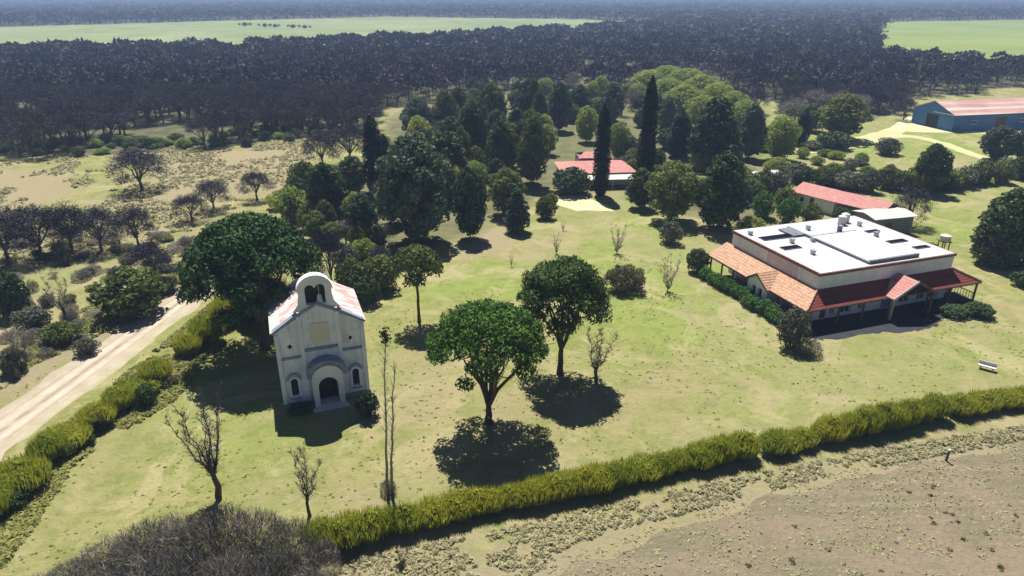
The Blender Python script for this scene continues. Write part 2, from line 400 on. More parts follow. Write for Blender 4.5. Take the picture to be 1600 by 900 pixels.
def sheet(name, poly_px, z, mat, ragged=1.2, seg=1.5, sub=True):
    P = [Vector((*q, 0)) for q in world(poly_px)]; out = []
    for i in range(len(P)):
        a, b = P[i], P[(i + 1) % len(P)]; n = max(1, min(260, int((b - a).length / seg)))
        nrm = Vector((-(b - a).y, (b - a).x, 0)).normalized()
        for k in range(n):
            q = a.lerp(b, k / n); j = (float(fbm(q.x, q.y, seg * 3, 40)) - .5) * 2 * ragged
            out.append((q.x + nrm.x * j, q.y + nrm.y * j))
    tri = tessellate_polygon([[Vector((x, y, 0)) for x, y in out]])
    me = bpy.data.meshes.new(name); me.from_pydata([(x, y, z) for x, y in out], [], [tuple(q) for q in tri])
    import bmesh
    b = bmesh.new(); b.from_mesh(me)
    for f in b.faces:
        f.normal_update()
        if f.normal.z < 0: f.normal_flip()
    b.to_mesh(me); b.free()
    me.materials.append(mat); return tag(link(name, me), kind='structure')

# far fields
def mat_field(name, a, b, c3, s1, s2):
    m, t, p = nodes(name)
    f = ramp(t, noise(t, s1, 6, .65, 'World', .6), 0, 1, .40, .60); g = ramp(t, noise(t, s2, 6, .7, 'World'), 0, .7, .48, .66)
    t.links.new(mixc(t, g, mixc(t, f, a, b), c3), p.inputs['Base Color']); p.inputs['Roughness'].default_value = .95
    p.inputs['Specular IOR Level'].default_value = .1
    bump(t, noise(t, s2 * 6, 4, .6, 'World'), .5, .15, p)
    return m
def grid_sheet(name, P, z, mat, ragged, seg):
    return None
lf = mat_field('far_pasture', (.19, .24, .095), (.27, .30, .14), (.14, .18, .07), .006, .03)
rf = mat_field('green_crop', (.17, .24, .05), (.22, .28, .075), (.26, .26, .12), .008, .03)
sheet('far_field', [(-900, 122), (0, 94), (340, 84), (560, 74), (800, 62), (1015, 47), (1045, 36), (900, 29.5), (600, 25.5), (300, 33.5), (0, 41), (-900, 54)], .02, lf, 8, 14)
sheet('green_field', [(1374, 100), (1480, 110), (1600, 118), (2500, 132), (2500, 27.5), (1600, 30.5), (1383, 33.5), (1366, 60)], .02, rf, 4, 10)

# ploughed strip at bottom right
pm, t, p = nodes('ploughed_soil')
a_ = ramp(t, noise(t, .16, 5, .6, 'World', .5), 0, 1, .42, .60)
tc = t.nodes['TC']; geo = t.nodes['GEO']; mp = N(t, 'ShaderNodeMapping'); mp.inputs['Rotation'].default_value = (0, 0, math.radians(-17)); mp.inputs['Scale'].default_value = (.05, 1.1, 1)
t.links.new(geo.outputs['Position'], mp.inputs[0])
st = N(t, 'ShaderNodeTexNoise'); st.inputs['Scale'].default_value = 1; st.inputs['Detail'].default_value = 6; t.links.new(mp.outputs[0], st.inputs['Vector'])
c = mixc(t, a_, (.185, .165, .105), (.245, .195, .135))
c = mixc(t, ramp(t, st.outputs[0], 0, .75, .47, .62), c, (.25, .20, .145))
c = mixc(t, ramp(t, noise(t, 2.2, 6, .75, 'World'), 0, .7, .5, .7), c, (.13, .12, .08))
c = mixc(t, ramp(t, noise(t, .9, 6, .75, 'World'), 0, .6, .58, .70), c, (.40, .35, .25))
t.links.new(c, p.inputs['Base Color']); p.inputs['Roughness'].default_value = 1; p.inputs['Specular IOR Level'].default_value = .05
bump(t, noise(t, 2.4, 6, .7, 'World'), .9, .25, p)
sheet('ploughed_field', [(700, 960), (900, 885), (1120, 812), (1320, 752), (1600, 690), (2300, 560), (2600, 900), (2600, 1500), (600, 1500), (560, 1100)], .008, pm, 1.6, 1.2)

# dirt roads
rm, t, p = nodes('pale_dirt')
geo = N(t, 'ShaderNodeNewGeometry'); geo.name = 'GEO'
uvn = N(t, 'ShaderNodeAttribute', attribute_name='across')
c = mixc(t, ramp(t, noise(t, .5, 6, .65, 'World'), 0, 1, .38, .62), (.44, .385, .30), (.36, .30, .22))
# two wheel tracks and a grassier crown, worn into the dirt
def band(center, wd):
    s = N(t, 'ShaderNodeMath', operation='SUBTRACT'); t.links.new(uvn.outputs['Fac'], s.inputs[0]); s.inputs[1].default_value = center
    a = N(t, 'ShaderNodeMath', operation='ABSOLUTE'); t.links.new(s.outputs[0], a.inputs[0])
    return ramp(t, a.outputs[0], 1, 0, 0, wd)
def mul(a, b):
    m = N(t, 'ShaderNodeMath', operation='MULTIPLY'); t.links.new(a, m.inputs[0]); t.links.new(b, m.inputs[1]); return m.outputs[0]
nb = ramp(t, noise(t, .35, 5, .7, 'World'), .1, .95, .35, .6)
c = mixc(t, mul(band(.60, .10), nb), c, (.54, .48, .39))
c = mixc(t, mul(band(.33, .12), nb), c, (.52, .46, .37))
c = mixc(t, mul(band(.47, .07), nb), c, (.20, .17, .12)); c = mixc(t, mul(band(.70, .035), nb), c, (.30, .26, .19)); c = mixc(t, mul(band(.22, .04), nb), c, (.30, .25, .18))
c = mixc(t, mul(band(.80, .05), nb), c, (.36, .33, .20))
c = mixc(t, mul(band(0., .18), nb), c, (.33, .27, .19))
c = mixc(t, mul(band(1., .14), nb), c, (.30, .31, .14))
t.links.new(c, p.inputs['Base Color']); p.inputs['Roughness'].default_value = 1; p.inputs['Specular IOR Level'].default_value = .05
bump(t, noise(t, 1.5, 6, .7, 'World'), .7, .1, p)
def road(name, pts, widths, mat, z=.012, step=1., n=15):
    P = [Vector((*at(*q), 0)) for q in pts]; W = widths; cen = []; ws = []
    for i in range(len(P) - 1):
        k = max(2, int((P[i + 1] - P[i]).length / step))
        for j in range(k):
            f = j / k; cen.append(P[i].lerp(P[i + 1], f)); ws.append(W[i] * (1 - f) + W[i + 1] * f)
    cen.append(P[-1]); ws.append(W[-1])
    for _ in range(12): cen = [cen[0]] + [(cen[i - 1] + cen[i] * 2 + cen[i + 1]) / 4 for i in range(1, len(cen) - 1)] + [cen[-1]]
    vs = []; ac = []; fs = []
    for i, q in enumerate(cen):
        d = (cen[min(i + 1, len(cen) - 1)] - cen[max(i - 1, 0)]).normalized(); nr = Vector((d.y, -d.x, 0)); w_ = ws[i]
        for k in range(n):
            u = k / (n - 1); jit = 0
            if k in (0, n - 1): jit = (float(fbm(q.x + k * 9, q.y, 3., 51)) - .5) * .5 * min(w_, 3)
            v = q + nr * ((u - .5) * w_ + (jit if k else -jit)); vs.append((v.x, v.y, z)); ac.append(u)
        if i:
            a0 = (i - 1) * n; fs += [(a0 + k, a0 + k + 1, a0 + n + k + 1, a0 + n + k) for k in range(n - 1)]
    me = bpy.data.meshes.new(name); me.from_pydata(vs, [], fs); a = me.attributes.new('across', 'FLOAT', 'POINT'); a.data.foreach_set('value', ac)
    import bmesh
    b = bmesh.new(); b.from_mesh(me)
    for f in b.faces:
        f.normal_update()
        if f.normal.z < 0: f.normal_flip()
    b.to_mesh(me); b.free()
    me.materials.append(mat); return tag(link(name, me), kind='structure')
road('dirt_road', [(-600, 1110), (-300, 893), (-20, 691), (105, 602), (210, 525), (316, 448), (345, 420), (352, 385)], [6.4, 6.2, 6.0, 5.8, 5.6, 5.2, 3, 1.2], rm)
sm = mat_plain('pale_track_dirt', (.50, .47, .28), (.40, .40, .20), .3, 1, .05, .05)
dirt = mat_plain('bare_yard_dirt', (.56, .53, .34), (.46, .44, .24), .25, 1, .05, .05)
TZ = [.012]
def track(name, pts, w_): TZ[0] += .005; return road(name, pts, w_, sm, TZ[0], 1.2, 7)
track('farm_track', [(1235, 238), (1300, 232), (1370, 215), (1410, 200), (1440, 192)], [5, 6, 7, 5, 3])
track('farm_track', [(1370, 214), (1430, 212), (1480, 226), (1520, 242), (1640, 275)], [5, 4, 3.5, 3.5, 3.5])
track('farm_track', [(1145, 240), (1180, 232), (1235, 238)], [3, 4.5, 5])
sheet('bare_yard', [(850, 307), (910, 305), (948, 320), (960, 330), (900, 330), (860, 316)], .010, dirt, .8, 1.2)
sheet('bare_yard', [(1420, 182), (1450, 192), (1600, 205), (1610, 210), (1450, 207), (1380, 205)], .032, dirt, .8, 1.2)

# ------------------------------------------------------------------ chapel
CH0 = at(445, 638); chap = empty('chapel', (CH0[0], CH0[1], 0), math.radians(20))
tag(chap, 'weathered white chapel with bell gable, arched porch and rusty patched roof', 'chapel')
WC, DC, HE, HA = 7.8, 8.0, 7.6, 9.75
xm = WC / 2
ff = lambda y0: (lambda a, z, d: (a, y0 + d, z))
side = MB()
side.box(0.02, .42, .45, DC - .45, 0, HE - .02); side.box(WC - .42, WC - .02, .45, DC - .45, 0, HE - .02)
side.wall([(0.02, 0), (WC - .02, 0), (WC - .02, HE - .05), (xm, HA - .1), (.02, HE - .05)], [], ff(DC - .44), .42)
side.build('wall', MT['church_wall'], chap)
fac = MB()
star = lambda cx, cz, r: [(cx + (r if i % 2 == 0 else r * .62) * math.sin(i * math.pi / 4), cz + (r if i % 2 == 0 else r * .62) * math.cos(i * math.pi / 4)) for i in range(8)]
WIN = [(1.15, 1.15, 2.95, .62), (6.65, 1.15, 2.95, .62)]
holes = [arch(xm + .15, .03, 2.9, 1.7)] + [arch(a, b, c_, d) for a, b, c_, d in WIN] + [star(1.2, 6.15, .27), star(6.5, 6.15, .27)]
fac.wall([(0, 0), (WC, 0), (WC, HE + .05), (5.6, 8.85), (5.35, 9.3), (xm + 1.5, 9.42), (xm - 1.5, 9.42), (2.45, 9.3), (2.2, 8.85), (0, HE + .05)], holes, ff(0), .44)
fac.build('facade', MT['church_wall'], chap)
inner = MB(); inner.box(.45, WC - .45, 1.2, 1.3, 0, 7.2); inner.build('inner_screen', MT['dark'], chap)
for x in (0.0, 2.05, 5.35, WC - .34):
    MB().box(x - .02 if x == 0 else x, x + .36, -.10, -.002, .25, 7.45 if x in (0.0, WC - .34) else 9.0).build('pilaster', MT['church_wall'], chap)
MB().box(-.1, WC + .1, -.16, -.003, 0, .42).build('plinth', MT['trim'], chap)
for x0, x1 in ((.36, 2.04), (5.72, WC - .35)):
    MB().box(x0, x1, -.16, -.003, 4.95, 5.15).build('string_course', MT['trim'], chap)
MB().box(2.42, 5.34, -.14, -.003, 5.45, 5.72).build('string_course', MT['trim'], chap)
pn = MB().box(3.05, 4.7, -.05, -.002, 6.1, 8.1).build('relief_panel', MT['panel'], chap)
MB().wall([(5.76, 5.7), (6.4, 5.6), (6.35, 6.6), (6.1, 7.2), (5.78, 7.0)], [], ff(-.02), .018).build('plaster_patch', MT['pink'], chap)
for a, b, c_, d in WIN:
    wn = MB().wall(arch(a, b - .14, c_ + .2, d + .42), [arch(a, b, c_, d)], ff(-.12), .118).build('window', MT['church_wall'], chap)
    MB().wall(arch(a, b, c_, d), [], ff(.22), .04).build('pane', MT['glass'], wn)
    MB().box(a - .5, a + .5, -.24, -.121, b - .28, b - .15).build('sill', MT['trim'], wn)
    h = [(a + r_ * math.cos(q), c_ - .1 + r_ * math.sin(q)) for r_, q in [(.66, math.pi * i / 10) for i in range(11)]] + [(a + .5 * math.cos(q), c_ - .1 + .5 * math.sin(q)) for q in [math.pi * i / 10 for i in range(10, -1, -1)]]
    MB().wall(h, [], ff(-.2), .078).build('hood_mould', MT['trim'], wn)
for cx, cz in ((1.2, 6.15), (6.5, 6.15)):
    MB().wall(star(cx, cz, .24), [], ff(.2), .03).build('star_opening', MT['dark'], chap)
# sloping copings of the front gable
for sx in (-1, 1):
    q = [(xm + sx * (WC / 2 + .12), HE - .05), (xm + sx * (WC / 2 + .12), HE + .22), (xm + sx * 1.75, 9.32), (xm + sx * 1.75, 9.02)]
    MB().wall(q, [], ff(-.16), .62).build('coping', MT['trim'], chap)
q = [(xm - 1.75, 9.02), (xm - 1.75, 9.27), (xm, 10.12), (xm + 1.75, 9.27), (xm + 1.75, 9.02), (xm, 9.86)]
MB().wall(q, [], ff(-.2), .195).build('coping', MT['trim'], chap)
# porch
px_, pw = xm + .15, 2.75
pr_ = empty('porch', (0, 0, 0)); pr_.parent = chap
MB().wall([(px_ - pw / 2, 0), (px_ + pw / 2, 0), (px_ + pw / 2, 3.15)] + [(px_ + pw / 2 * math.cos(math.pi * i / 12), 3.15 + 1.15 * math.sin(math.pi * i / 12)) for i in range(1, 12)] + [(px_ - pw / 2, 3.15)],
          [arch(px_, .03, 3.1, 1.75, 10)], ff(-1.15), .34).build('porch_front', MT['white_wall'], pr_)
for s_ in (-1, 1):
    x = px_ + s_ * (pw / 2 - .14); MB().box(x - .13, x + .13, -.80, -.165, 0, 3.2).build('porch_side', MT['white_wall'], pr_)
band_ = [(px_ + (pw / 2 + .42) * math.cos(math.pi * i / 14), 3.25 + 1.6 * math.sin(math.pi * i / 14)) for i in range(15)] + [(px_ + (pw / 2 + .02) * math.cos(math.pi * i / 14), 3.25 + 1.2 * math.sin(math.pi * i / 14)) for i in range(14, -1, -1)]
MB().wall(band_, [], ff(-1.25), 1.22).build('canopy', MT['trim'], pr_)
MB().box(px_ - 1.6, px_ + 1.6, -1.7, -1.16, 0, .16).box(px_ - 1.35, px_ + 1.35, -1.155, -.17, 0, .3).build('steps', MT['concrete'], pr_)
dr = MB().wall(arch(px_, .05, 2.85, 1.62), [], ff(.25), .06).build('door', MT['dark'], chap)
MB().box(px_ + .12, px_ + .2, .17, .245, 1.15, 1.35).build('handle', MT['rust'], dr)
# bell gable with a twin arched opening
bgx0, bgx1, BZ = xm - 1.5, xm + 1.5, 9.43
out = [(xm - 2.1, BZ), (xm + 2.1, BZ), (xm + 1.85, 9.7), (xm + 1.55, 10.1), (xm + 1.44, 10.6), (xm + 1.42, 11.2)] + [(xm + 1.42 * math.cos(a), 11.3 + 1.3 * math.sin(a)) for a in [math.pi * i / 14 for i in range(1, 14)]] + [(xm - 1.42, 11.2), (xm - 1.44, 10.6), (xm - 1.55, 10.1), (xm - 1.85, 9.7)]
op = [(xm - .84, 9.95), (xm + .84, 9.95), (xm + .86, 11.2)] + [(xm + .44 + .42 * math.cos(a), 11.35 + .46 * math.sin(a)) for a in [math.pi * i / 8 for i in range(8)]] + [(xm, 11.5)] + [(xm - .44 + .42 * math.cos(a), 11.35 + .46 * math.sin(a)) for a in [math.pi * i / 8 for i in range(1, 9)]] + [(xm - .86, 11.2)]
bgm = MB().wall(out, [op], ff(-.04), .62).build('bell_gable', MT['white_wall'], chap)
cop = [(xm + 1.55 * math.cos(a), 11.25 + 1.47 * math.sin(a)) for a in [math.pi * i / 14 for i in range(15)]] + [(xm + 1.43 * math.cos(a), 11.3 + 1.31 * math.sin(a)) for a in [math.pi * i / 14 for i in range(14, -1, -1)]]
MB().wall(cop, [], ff(-.14), .8).build('coping', MT['white_wall'], bgm)
MB().wall([(xm - 1.2, 9.5), (xm + 1.2, 9.5), (xm + 1.25, 11.4), (xm + .7, 12.2), (xm - .7, 12.2), (xm - 1.25, 11.4)], [], ff(.585), .14).build('belfry_back', MT['church_wall'], chap)
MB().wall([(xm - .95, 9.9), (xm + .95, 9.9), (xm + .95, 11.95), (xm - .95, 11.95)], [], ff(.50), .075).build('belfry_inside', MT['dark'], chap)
bell = MB(); prof = [(.02, 10.75), (.16, 10.72), (.22, 10.5), (.25, 10.2), (.36, 9.98)]
for (r0, z0), (r1, z1) in zip(prof, prof[1:]): bell.cyl((xm + .35, .3, z1), (xm + .35, .3, z0), r1, r0, 12, False)
bell.cyl((xm + .35, .3, 10.7), (xm + .35, .3, 11.6), .03, .03, 6)
bell.build('bell', MT['concrete'], chap)
# roof
rz0 = HE - .15
for sx, nm in ((-1, 'a'), (1, 'b')):
    e = xm + sx * (WC / 2 + .28); s = MB()
    q = [(e, .46, rz0), (e, DC + .15, rz0), (xm, DC + .15, HA), (xm, .46, HA)]
    if sx < 0: q = q[::-1]
    s.slab(q, .1)
    r = s.build('roof', MT['churchroof'], chap)
    if sx < 0:
        k = .22
        q = [(e - .03, .46, rz0 + .01), (xm - (WC / 2 + .28) * (1 - k), .46, rz0 + (HA - rz0) * k + .02), (xm - (WC / 2 + .28) * (1 - k), DC + .15, rz0 + (HA - rz0) * k + .02), (e - .03, DC + .15, rz0 + .01)]
        MB().slab(q[::1], .015).build('pale_sheet', MT['paleroof'], r)
MB().wall([(xm - 2.2, HE + .5), (xm + 2.2, HE + .5), (xm + 2.2, 8.5)] + [(xm + 1.9 * math.cos(a), 8.6 + .85 * math.sin(a)) for a in [math.pi * i / 10 for i in range(1, 10)]] + [(xm - 2.2, 8.5)], [], ff(DC + .16), .22).build('rear_gable', MT['white_wall'], chap)

# ------------------------------------------------------------------ big flat roofed house
HR = 19.0; HO = (34.9, 71.6); HW, HD, HH = 20.3, 16.2, 5.95
house = empty('farmhouse', (HO[0], HO[1], 0), math.radians(HR))
tag(house, 'large house with flat white roof and tiled verandah, on the lawn at right', 'house')
# front wall with windows and doors
FW = [(2.4, 3.2, .35, 2.2), (3.9, 5.5, .35, 2.2), (6.6, 7.4, .35, 2.2), (12.9, 14.5, .35, 2.2), (15.7, 17.0, .35, 2.2), (17.6, 19.0, .35, 2.2)]
FD = [(1.0, 1.9, .05, 2.3), (10.1, 11.6, .05, 2.3)]
b = MB().wall(rect(0, HW, 0, HH - .35), [rect(*q) for q in FW + FD], ff(0), .35)
LW = [(2.2, 3.3, .95, 2.1), (5.2, 6.2, .95, 2.1), (11., 12.1, .95, 2.1), (13.3, 14.4, .95, 2.1)]
b.wall(rect(.36, HD - .36, 0, HH - .35), [rect(*q) for q in LW], lambda a, z, d: (d, a, z), .35)
b.box(HW - .35, HW, .36, HD - .36, 0, HH - .35).box(0, HW, HD - .35, HD, 0, HH - .35)
b.build('wall', MT['white_wall'], house)
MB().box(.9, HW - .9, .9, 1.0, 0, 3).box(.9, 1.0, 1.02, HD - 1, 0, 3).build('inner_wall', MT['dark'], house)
def win(q, f, par, m='frame'):
    x0, x1, z0, z1 = q; xm_ = (x0 + x1) / 2
    wn = MB().wall(rect(x0, x1, z0, z1), [rect(x0 + .1, xm_ - .05, z0 + .1, z1 - .1), rect(xm_ + .05, x1 - .1, z0 + .1, z1 - .1)], f, .1).build('window', MT[m], par)
    MB().wall(rect(x0 + .08, x1 - .08, z0 + .08, z1 - .08), [], lambda a, z, d: f(a, z, d + .05), .02).build('pane', MT['glass'], wn)
for i, q in enumerate(FW): win(q, ff(.1), house)
for q in LW: win(q, lambda a, z, d: (.1 + d, a, z), house, 'blueframe')
for i, q in enumerate(FD):
    d_ = MB().wall(rect(*q), [], ff(.14), .06).build('door', MT['blueframe'] if i else MT['wood'], house)
    MB().box(q[1] - .2, q[1] - .12, .08, .135, 1.0, 1.15).build('handle', MT['frame'], d_)
# shutters leaning white between windows
for x in (3.35, 5.56, 12.4, 14.56, 19.1):
    MB().box(x, x + .42, -.06, -.003, .35, 2.2).build('shutter', MT['frame'], house)
# parapet bands
zt = HH
pa = MB()
pa.box(-.14, HW + .14, -.14, .30, zt - .345, zt - .01).box(-.14, .30, .302, HD - .302, zt - .345, zt - .01)
pa.box(HW - .30, HW + .14, .302, HD - .302, zt - .345, zt - .01).box(-.14, HW + .14, HD - .30, HD + .14, zt - .345, zt - .01)
pa.build('parapet', MT['parapet'], house)
MB().box(-.02, -.001, 3.4, 9.0, 3.0, zt - .35).build('pink_plaster', MT['pink'], house)
# roof: grid with open light wells
wells = [(1.2, 7.4, 11.3, 12.6), (1.3, 3.9, 7.6, 8.6), (15.6, 18.4, 5.2, 6.1), (17.0, 19.2, 2.6, 3.3), (16.2, 18.2, 9.5, 10.2)]
xs = sorted(set([.05, HW - .05, 8.4] + [w_[i] for w_ in wells for i in (0, 1)])); ys = sorted(set([.05, HD - .05] + [w_[i] for w_ in wells for i in (2, 3)]))
rf_ = MB()
for i in range(len(xs) - 1):
    for j in range(len(ys) - 1):
        cx, cy = (xs[i] + xs[i + 1]) / 2, (ys[j] + ys[j + 1]) / 2
        if any(a < cx < b_ and c_ < cy < d for a, b_, c_, d in wells): continue
        rf_.add([(xs[i], ys[j], zt), (xs[i + 1], ys[j], zt), (xs[i + 1], ys[j + 1], zt), (xs[i], ys[j + 1], zt)], [(0, 1, 2, 3)])
rfo = rf_.build('flat_roof', MT['roofwhite'], house)
for a, b_, c_, d in wells:
    m = MB()
    for q in ((a, b_, c_ - .05, c_), (a, b_, d, d + .05), (a - .05, a, c_, d), (b_, b_ + .05, c_, d)): m.box(q[0], q[1], q[2], q[3], 2.8, zt + .10)
    m.box(a, b_, c_, d, 2.7, 2.79); m.build('light_well', MT['greywall'], rfo)
# upper roof step and ribs
m = MB().box(7.6, 15.0, .45, .75, zt + .004, zt + .42).box(7.3, 7.6, .45, 14.6, zt + .004, zt + .30).box(7.601, 15.0, 10.3, 10.5, zt + .004, zt + .26)
m.build('roof_kerb', MT['greywall'], house)
MB().slab([(7.605, .755, zt + .24), (14.9, .755, zt + .24), (15.2, 10.295, zt + .24), (7.605, 10.295, zt + .24)], .2).build('raised_roof', MT['roofwhite'], house)
MB().slab([(5.6, 11.2, zt + .25), (7.28, 11.2, zt + .32), (7.28, 14.2, zt + .32), (5.6, 14.2, zt + .25)], .22).build('roof_hatch', MT['greywall'], house)
for x, y, h in ((12.7, 10.9, .9), (9.6, 13.2, .5), (4.0, 9.6, .45), (6.9, 9.2, .4), (3.6, 5.4, .45), (1.0, 14.0, .4), (16.2, 8.2, .5), (17.4, 12.3, .5)):
    ch = MB().box(x - .22, x + .22, y - .22, y + .22, zt + .004, zt + h).build('chimney', MT['greywall'] if h > .6 else MT['roofwhite'], house)
    MB().box(x - .28, x + .28, y - .28, y + .28, zt + h + .002, zt + h + .08).build('cap', MT['trim'], ch)
for x, y in ((15.6, 13.6), (16.8, 14.3)):
    m = MB().cyl((x, y, zt + .1), (x, y, zt + 1.15), .55, .55, 14).cyl((x, y, zt + 1.152), (x, y, zt + 1.35), .55, .15, 14)
    m.build('water_tank', MT['paleroof'], house)
# verandah roofs (mitred), joint 4.0 m, eave 2.6 m
jz, ez = 4.0, 2.6; L, Fv, Rv = 3.0, 2.1, 2.9
MB().slab([(-L, -Fv, ez), (HW + Rv, -Fv, ez), (HW + .02, -.02, jz), (-.02, -.02, jz)], .12).build('verandah_roof', MT['tilered'], house, label='dark red tiled verandah roof along the front')
lf_ = MB()
lf_.slab([(-.022, -.02, jz), (-.022, 17.2, jz), (-L, 17.2, ez), (-L, -Fv + .0, ez)], .12)
lf_.build('verandah_roof', MT['tile'], house, label='orange tiled verandah roof along the side')
MB().slab([(HW + Rv, -Fv + .0, ez), (HW + Rv, 7.5, ez), (HW + .022, 7.5, jz), (HW + .022, -.02, jz)], .12).build('verandah_roof', MT['tile'], house)
for x0, y0, x1, y1 in ((-L, -Fv, -.02, -.02), (HW + Rv, -Fv, HW + .02, -.02)):
    MB().cyl((x0, y0, ez + .06), (x1, y1, jz + .06), .12, .12, 6).build('hip_tiles', MT['tile'], house)
# eave boards
MB().box(-L - .04, HW + Rv + .04, -Fv - .07, -Fv - .005, ez - .2, ez - .0).build('eave_board', MT['wood'], house)
MB().box(-L - .075, -L - .005, -Fv, 17.2, ez - .2, ez).build('eave_board', MT['wood'], house)
for x in (-2.4, 1.8, 5.4, 9.3, 15.1, 18.6, 22.9):
    MB().box(x - .09, x + .09, -Fv + .12, -Fv + .3, 0, ez - .1).build('post', MT['wood'], house)
for y in (1.2, 3.2, 9.6, 12, 14.4, 16.9): MB().box(-2.5, -2.34, y - .08, y + .08, 0, ez - .05).build('post', MT['wood'], house)
for y in (1.6, 4.6, 7.3): MB().box(HW + Rv - .3, HW + Rv - .14, y - .08, y + .08, 0, ez - .05).build('post', MT['wood'], house)
rl = MB().box(HW + Rv - .25, HW + Rv - .17, -1.7, 1.5, .95, 1.03)
for k in range(9): rl.box(HW + Rv - .24, HW + Rv - .19, -1.6 + k * .38, -1.55 + k * .38, .1, .949)
rl.build('railing', MT['wood'], house)
# side room with gable
gy0, gy1, gz, ge = 4.5, 8.1, 4.0, 2.75; gm_ = (gy0 + gy1) / 2
fl = lambda x0: (lambda a, z, d: (x0 + d, a, z))
g = empty('side_room', (0, 0, 0)); g.parent = house
MB().wall([(gy0, 0), (gy1, 0), (gy1, ge - .1), (gm_, gz - .16), (gy0, ge - .1)], [rect(gm_ - .9, gm_ - .25, .9, 2.2), rect(gm_ + .25, gm_ + .9, .9, 2.2)], fl(-3.1), .25).build('gable_wall', MT['white_wall'], g)
MB().box(-2.84, -.01, gy0, gy0 + .22, 0, ge - .2).build('side_wall', MT['white_wall'], g); MB().box(-2.84, -.01, gy1 - .22, gy1, 0, ge - .2).build('side_wall', MT['white_wall'], g)
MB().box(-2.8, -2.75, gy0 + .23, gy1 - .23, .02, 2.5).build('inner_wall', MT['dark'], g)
MB().slab([(-3.45, gm_, gz), (-3.45, gy0 - .35, ge - .12), (-.03, gy0 - .35, ge - .12), (-.03, gm_, gz)], .1).slab([(-3.45, gy1 + .35, ge - .12), (-3.45, gm_, gz), (-.03, gm_, gz), (-.03, gy1 + .35, ge - .12)], .1).build('gable_roof', MT['tile'], g)
for s_ in (-1, 1):
    MB().add([(-3.5, gm_, gz + .06), (-3.5, gm_ + s_ * 2.2, ge - .10), (-3.46, gm_ + s_ * 2.2, ge - .10), (-3.46, gm_, gz + .06), (-3.5, gm_, gz - .2), (-3.5, gm_ + s_ * 2.2, ge - .36), (-3.46, gm_ + s_ * 2.2, ge - .36), (-3.46, gm_, gz - .2)],
             [(0, 1, 2, 3), (7, 6, 5, 4), (0, 4, 5, 1), (3, 2, 6, 7), (1, 5, 6, 2), (0, 3, 7, 4)]).build('bargeboard', MT['wood'], g)
# front gabled porch; sun and shade put into slope colours, left pale, right dark
p0, p1, pz, pe = 8.4, 15.0, 4.55, 2.75; pm_ = (p0 + p1) / 2; yf = -3.0
g2 = empty('front_porch', (0, 0, 0)); g2.parent = house
MB().slab([(pm_, yf, pz), (pm_, -.04, pz), (p0, -.04, pe), (p0, yf, pe)], .12).build('porch_roof', MT['rosered'], g2)
MB().slab([(p1, yf, pe), (p1, -.04, pe), (pm_ + .003, -.04, pz), (pm_ + .003, yf, pz)], .12).build('porch_roof', MT['tilered'], g2)
for s_, e_ in ((-1, p0), (1, p1)):
    q = [(pm_, pz + .08), (e_, pe + .08), (e_, pe - .25), (pm_, pz - .25)]
    MB().wall(q, [], ff(yf - .08), .07).build('bargeboard', MT['pink'] if s_ < 0 else MT['wood'], g2)
for x in (p0 + .35, p1 - .35): MB().box(x - .13, x + .13, yf + .1, yf + .36, 0, pe).build('post', MT['pole'] if x < pm_ else MT['wood'], g2)

# slate terrace in front of the house, near-black colour standing in for deep shade
c_, s_ = math.cos(math.radians(HR)), math.sin(math.radians(HR))
def hl(u, v): return (HO[0] + u * c_ - v * s_, HO[1] + u * s_ + v * c_)
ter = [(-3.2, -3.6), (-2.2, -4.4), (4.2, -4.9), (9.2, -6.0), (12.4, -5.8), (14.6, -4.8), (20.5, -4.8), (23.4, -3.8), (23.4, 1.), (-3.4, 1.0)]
me = bpy.data.meshes.new('shade_toned_terrace'); tp_ = []
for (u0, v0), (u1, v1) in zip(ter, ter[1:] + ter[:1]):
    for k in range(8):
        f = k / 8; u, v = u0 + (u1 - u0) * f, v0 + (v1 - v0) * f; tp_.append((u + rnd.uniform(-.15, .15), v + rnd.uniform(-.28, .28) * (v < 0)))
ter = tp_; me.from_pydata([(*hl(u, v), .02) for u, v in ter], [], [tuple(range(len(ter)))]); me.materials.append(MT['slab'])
tag(link('shade_toned_terrace', me), kind='structure')

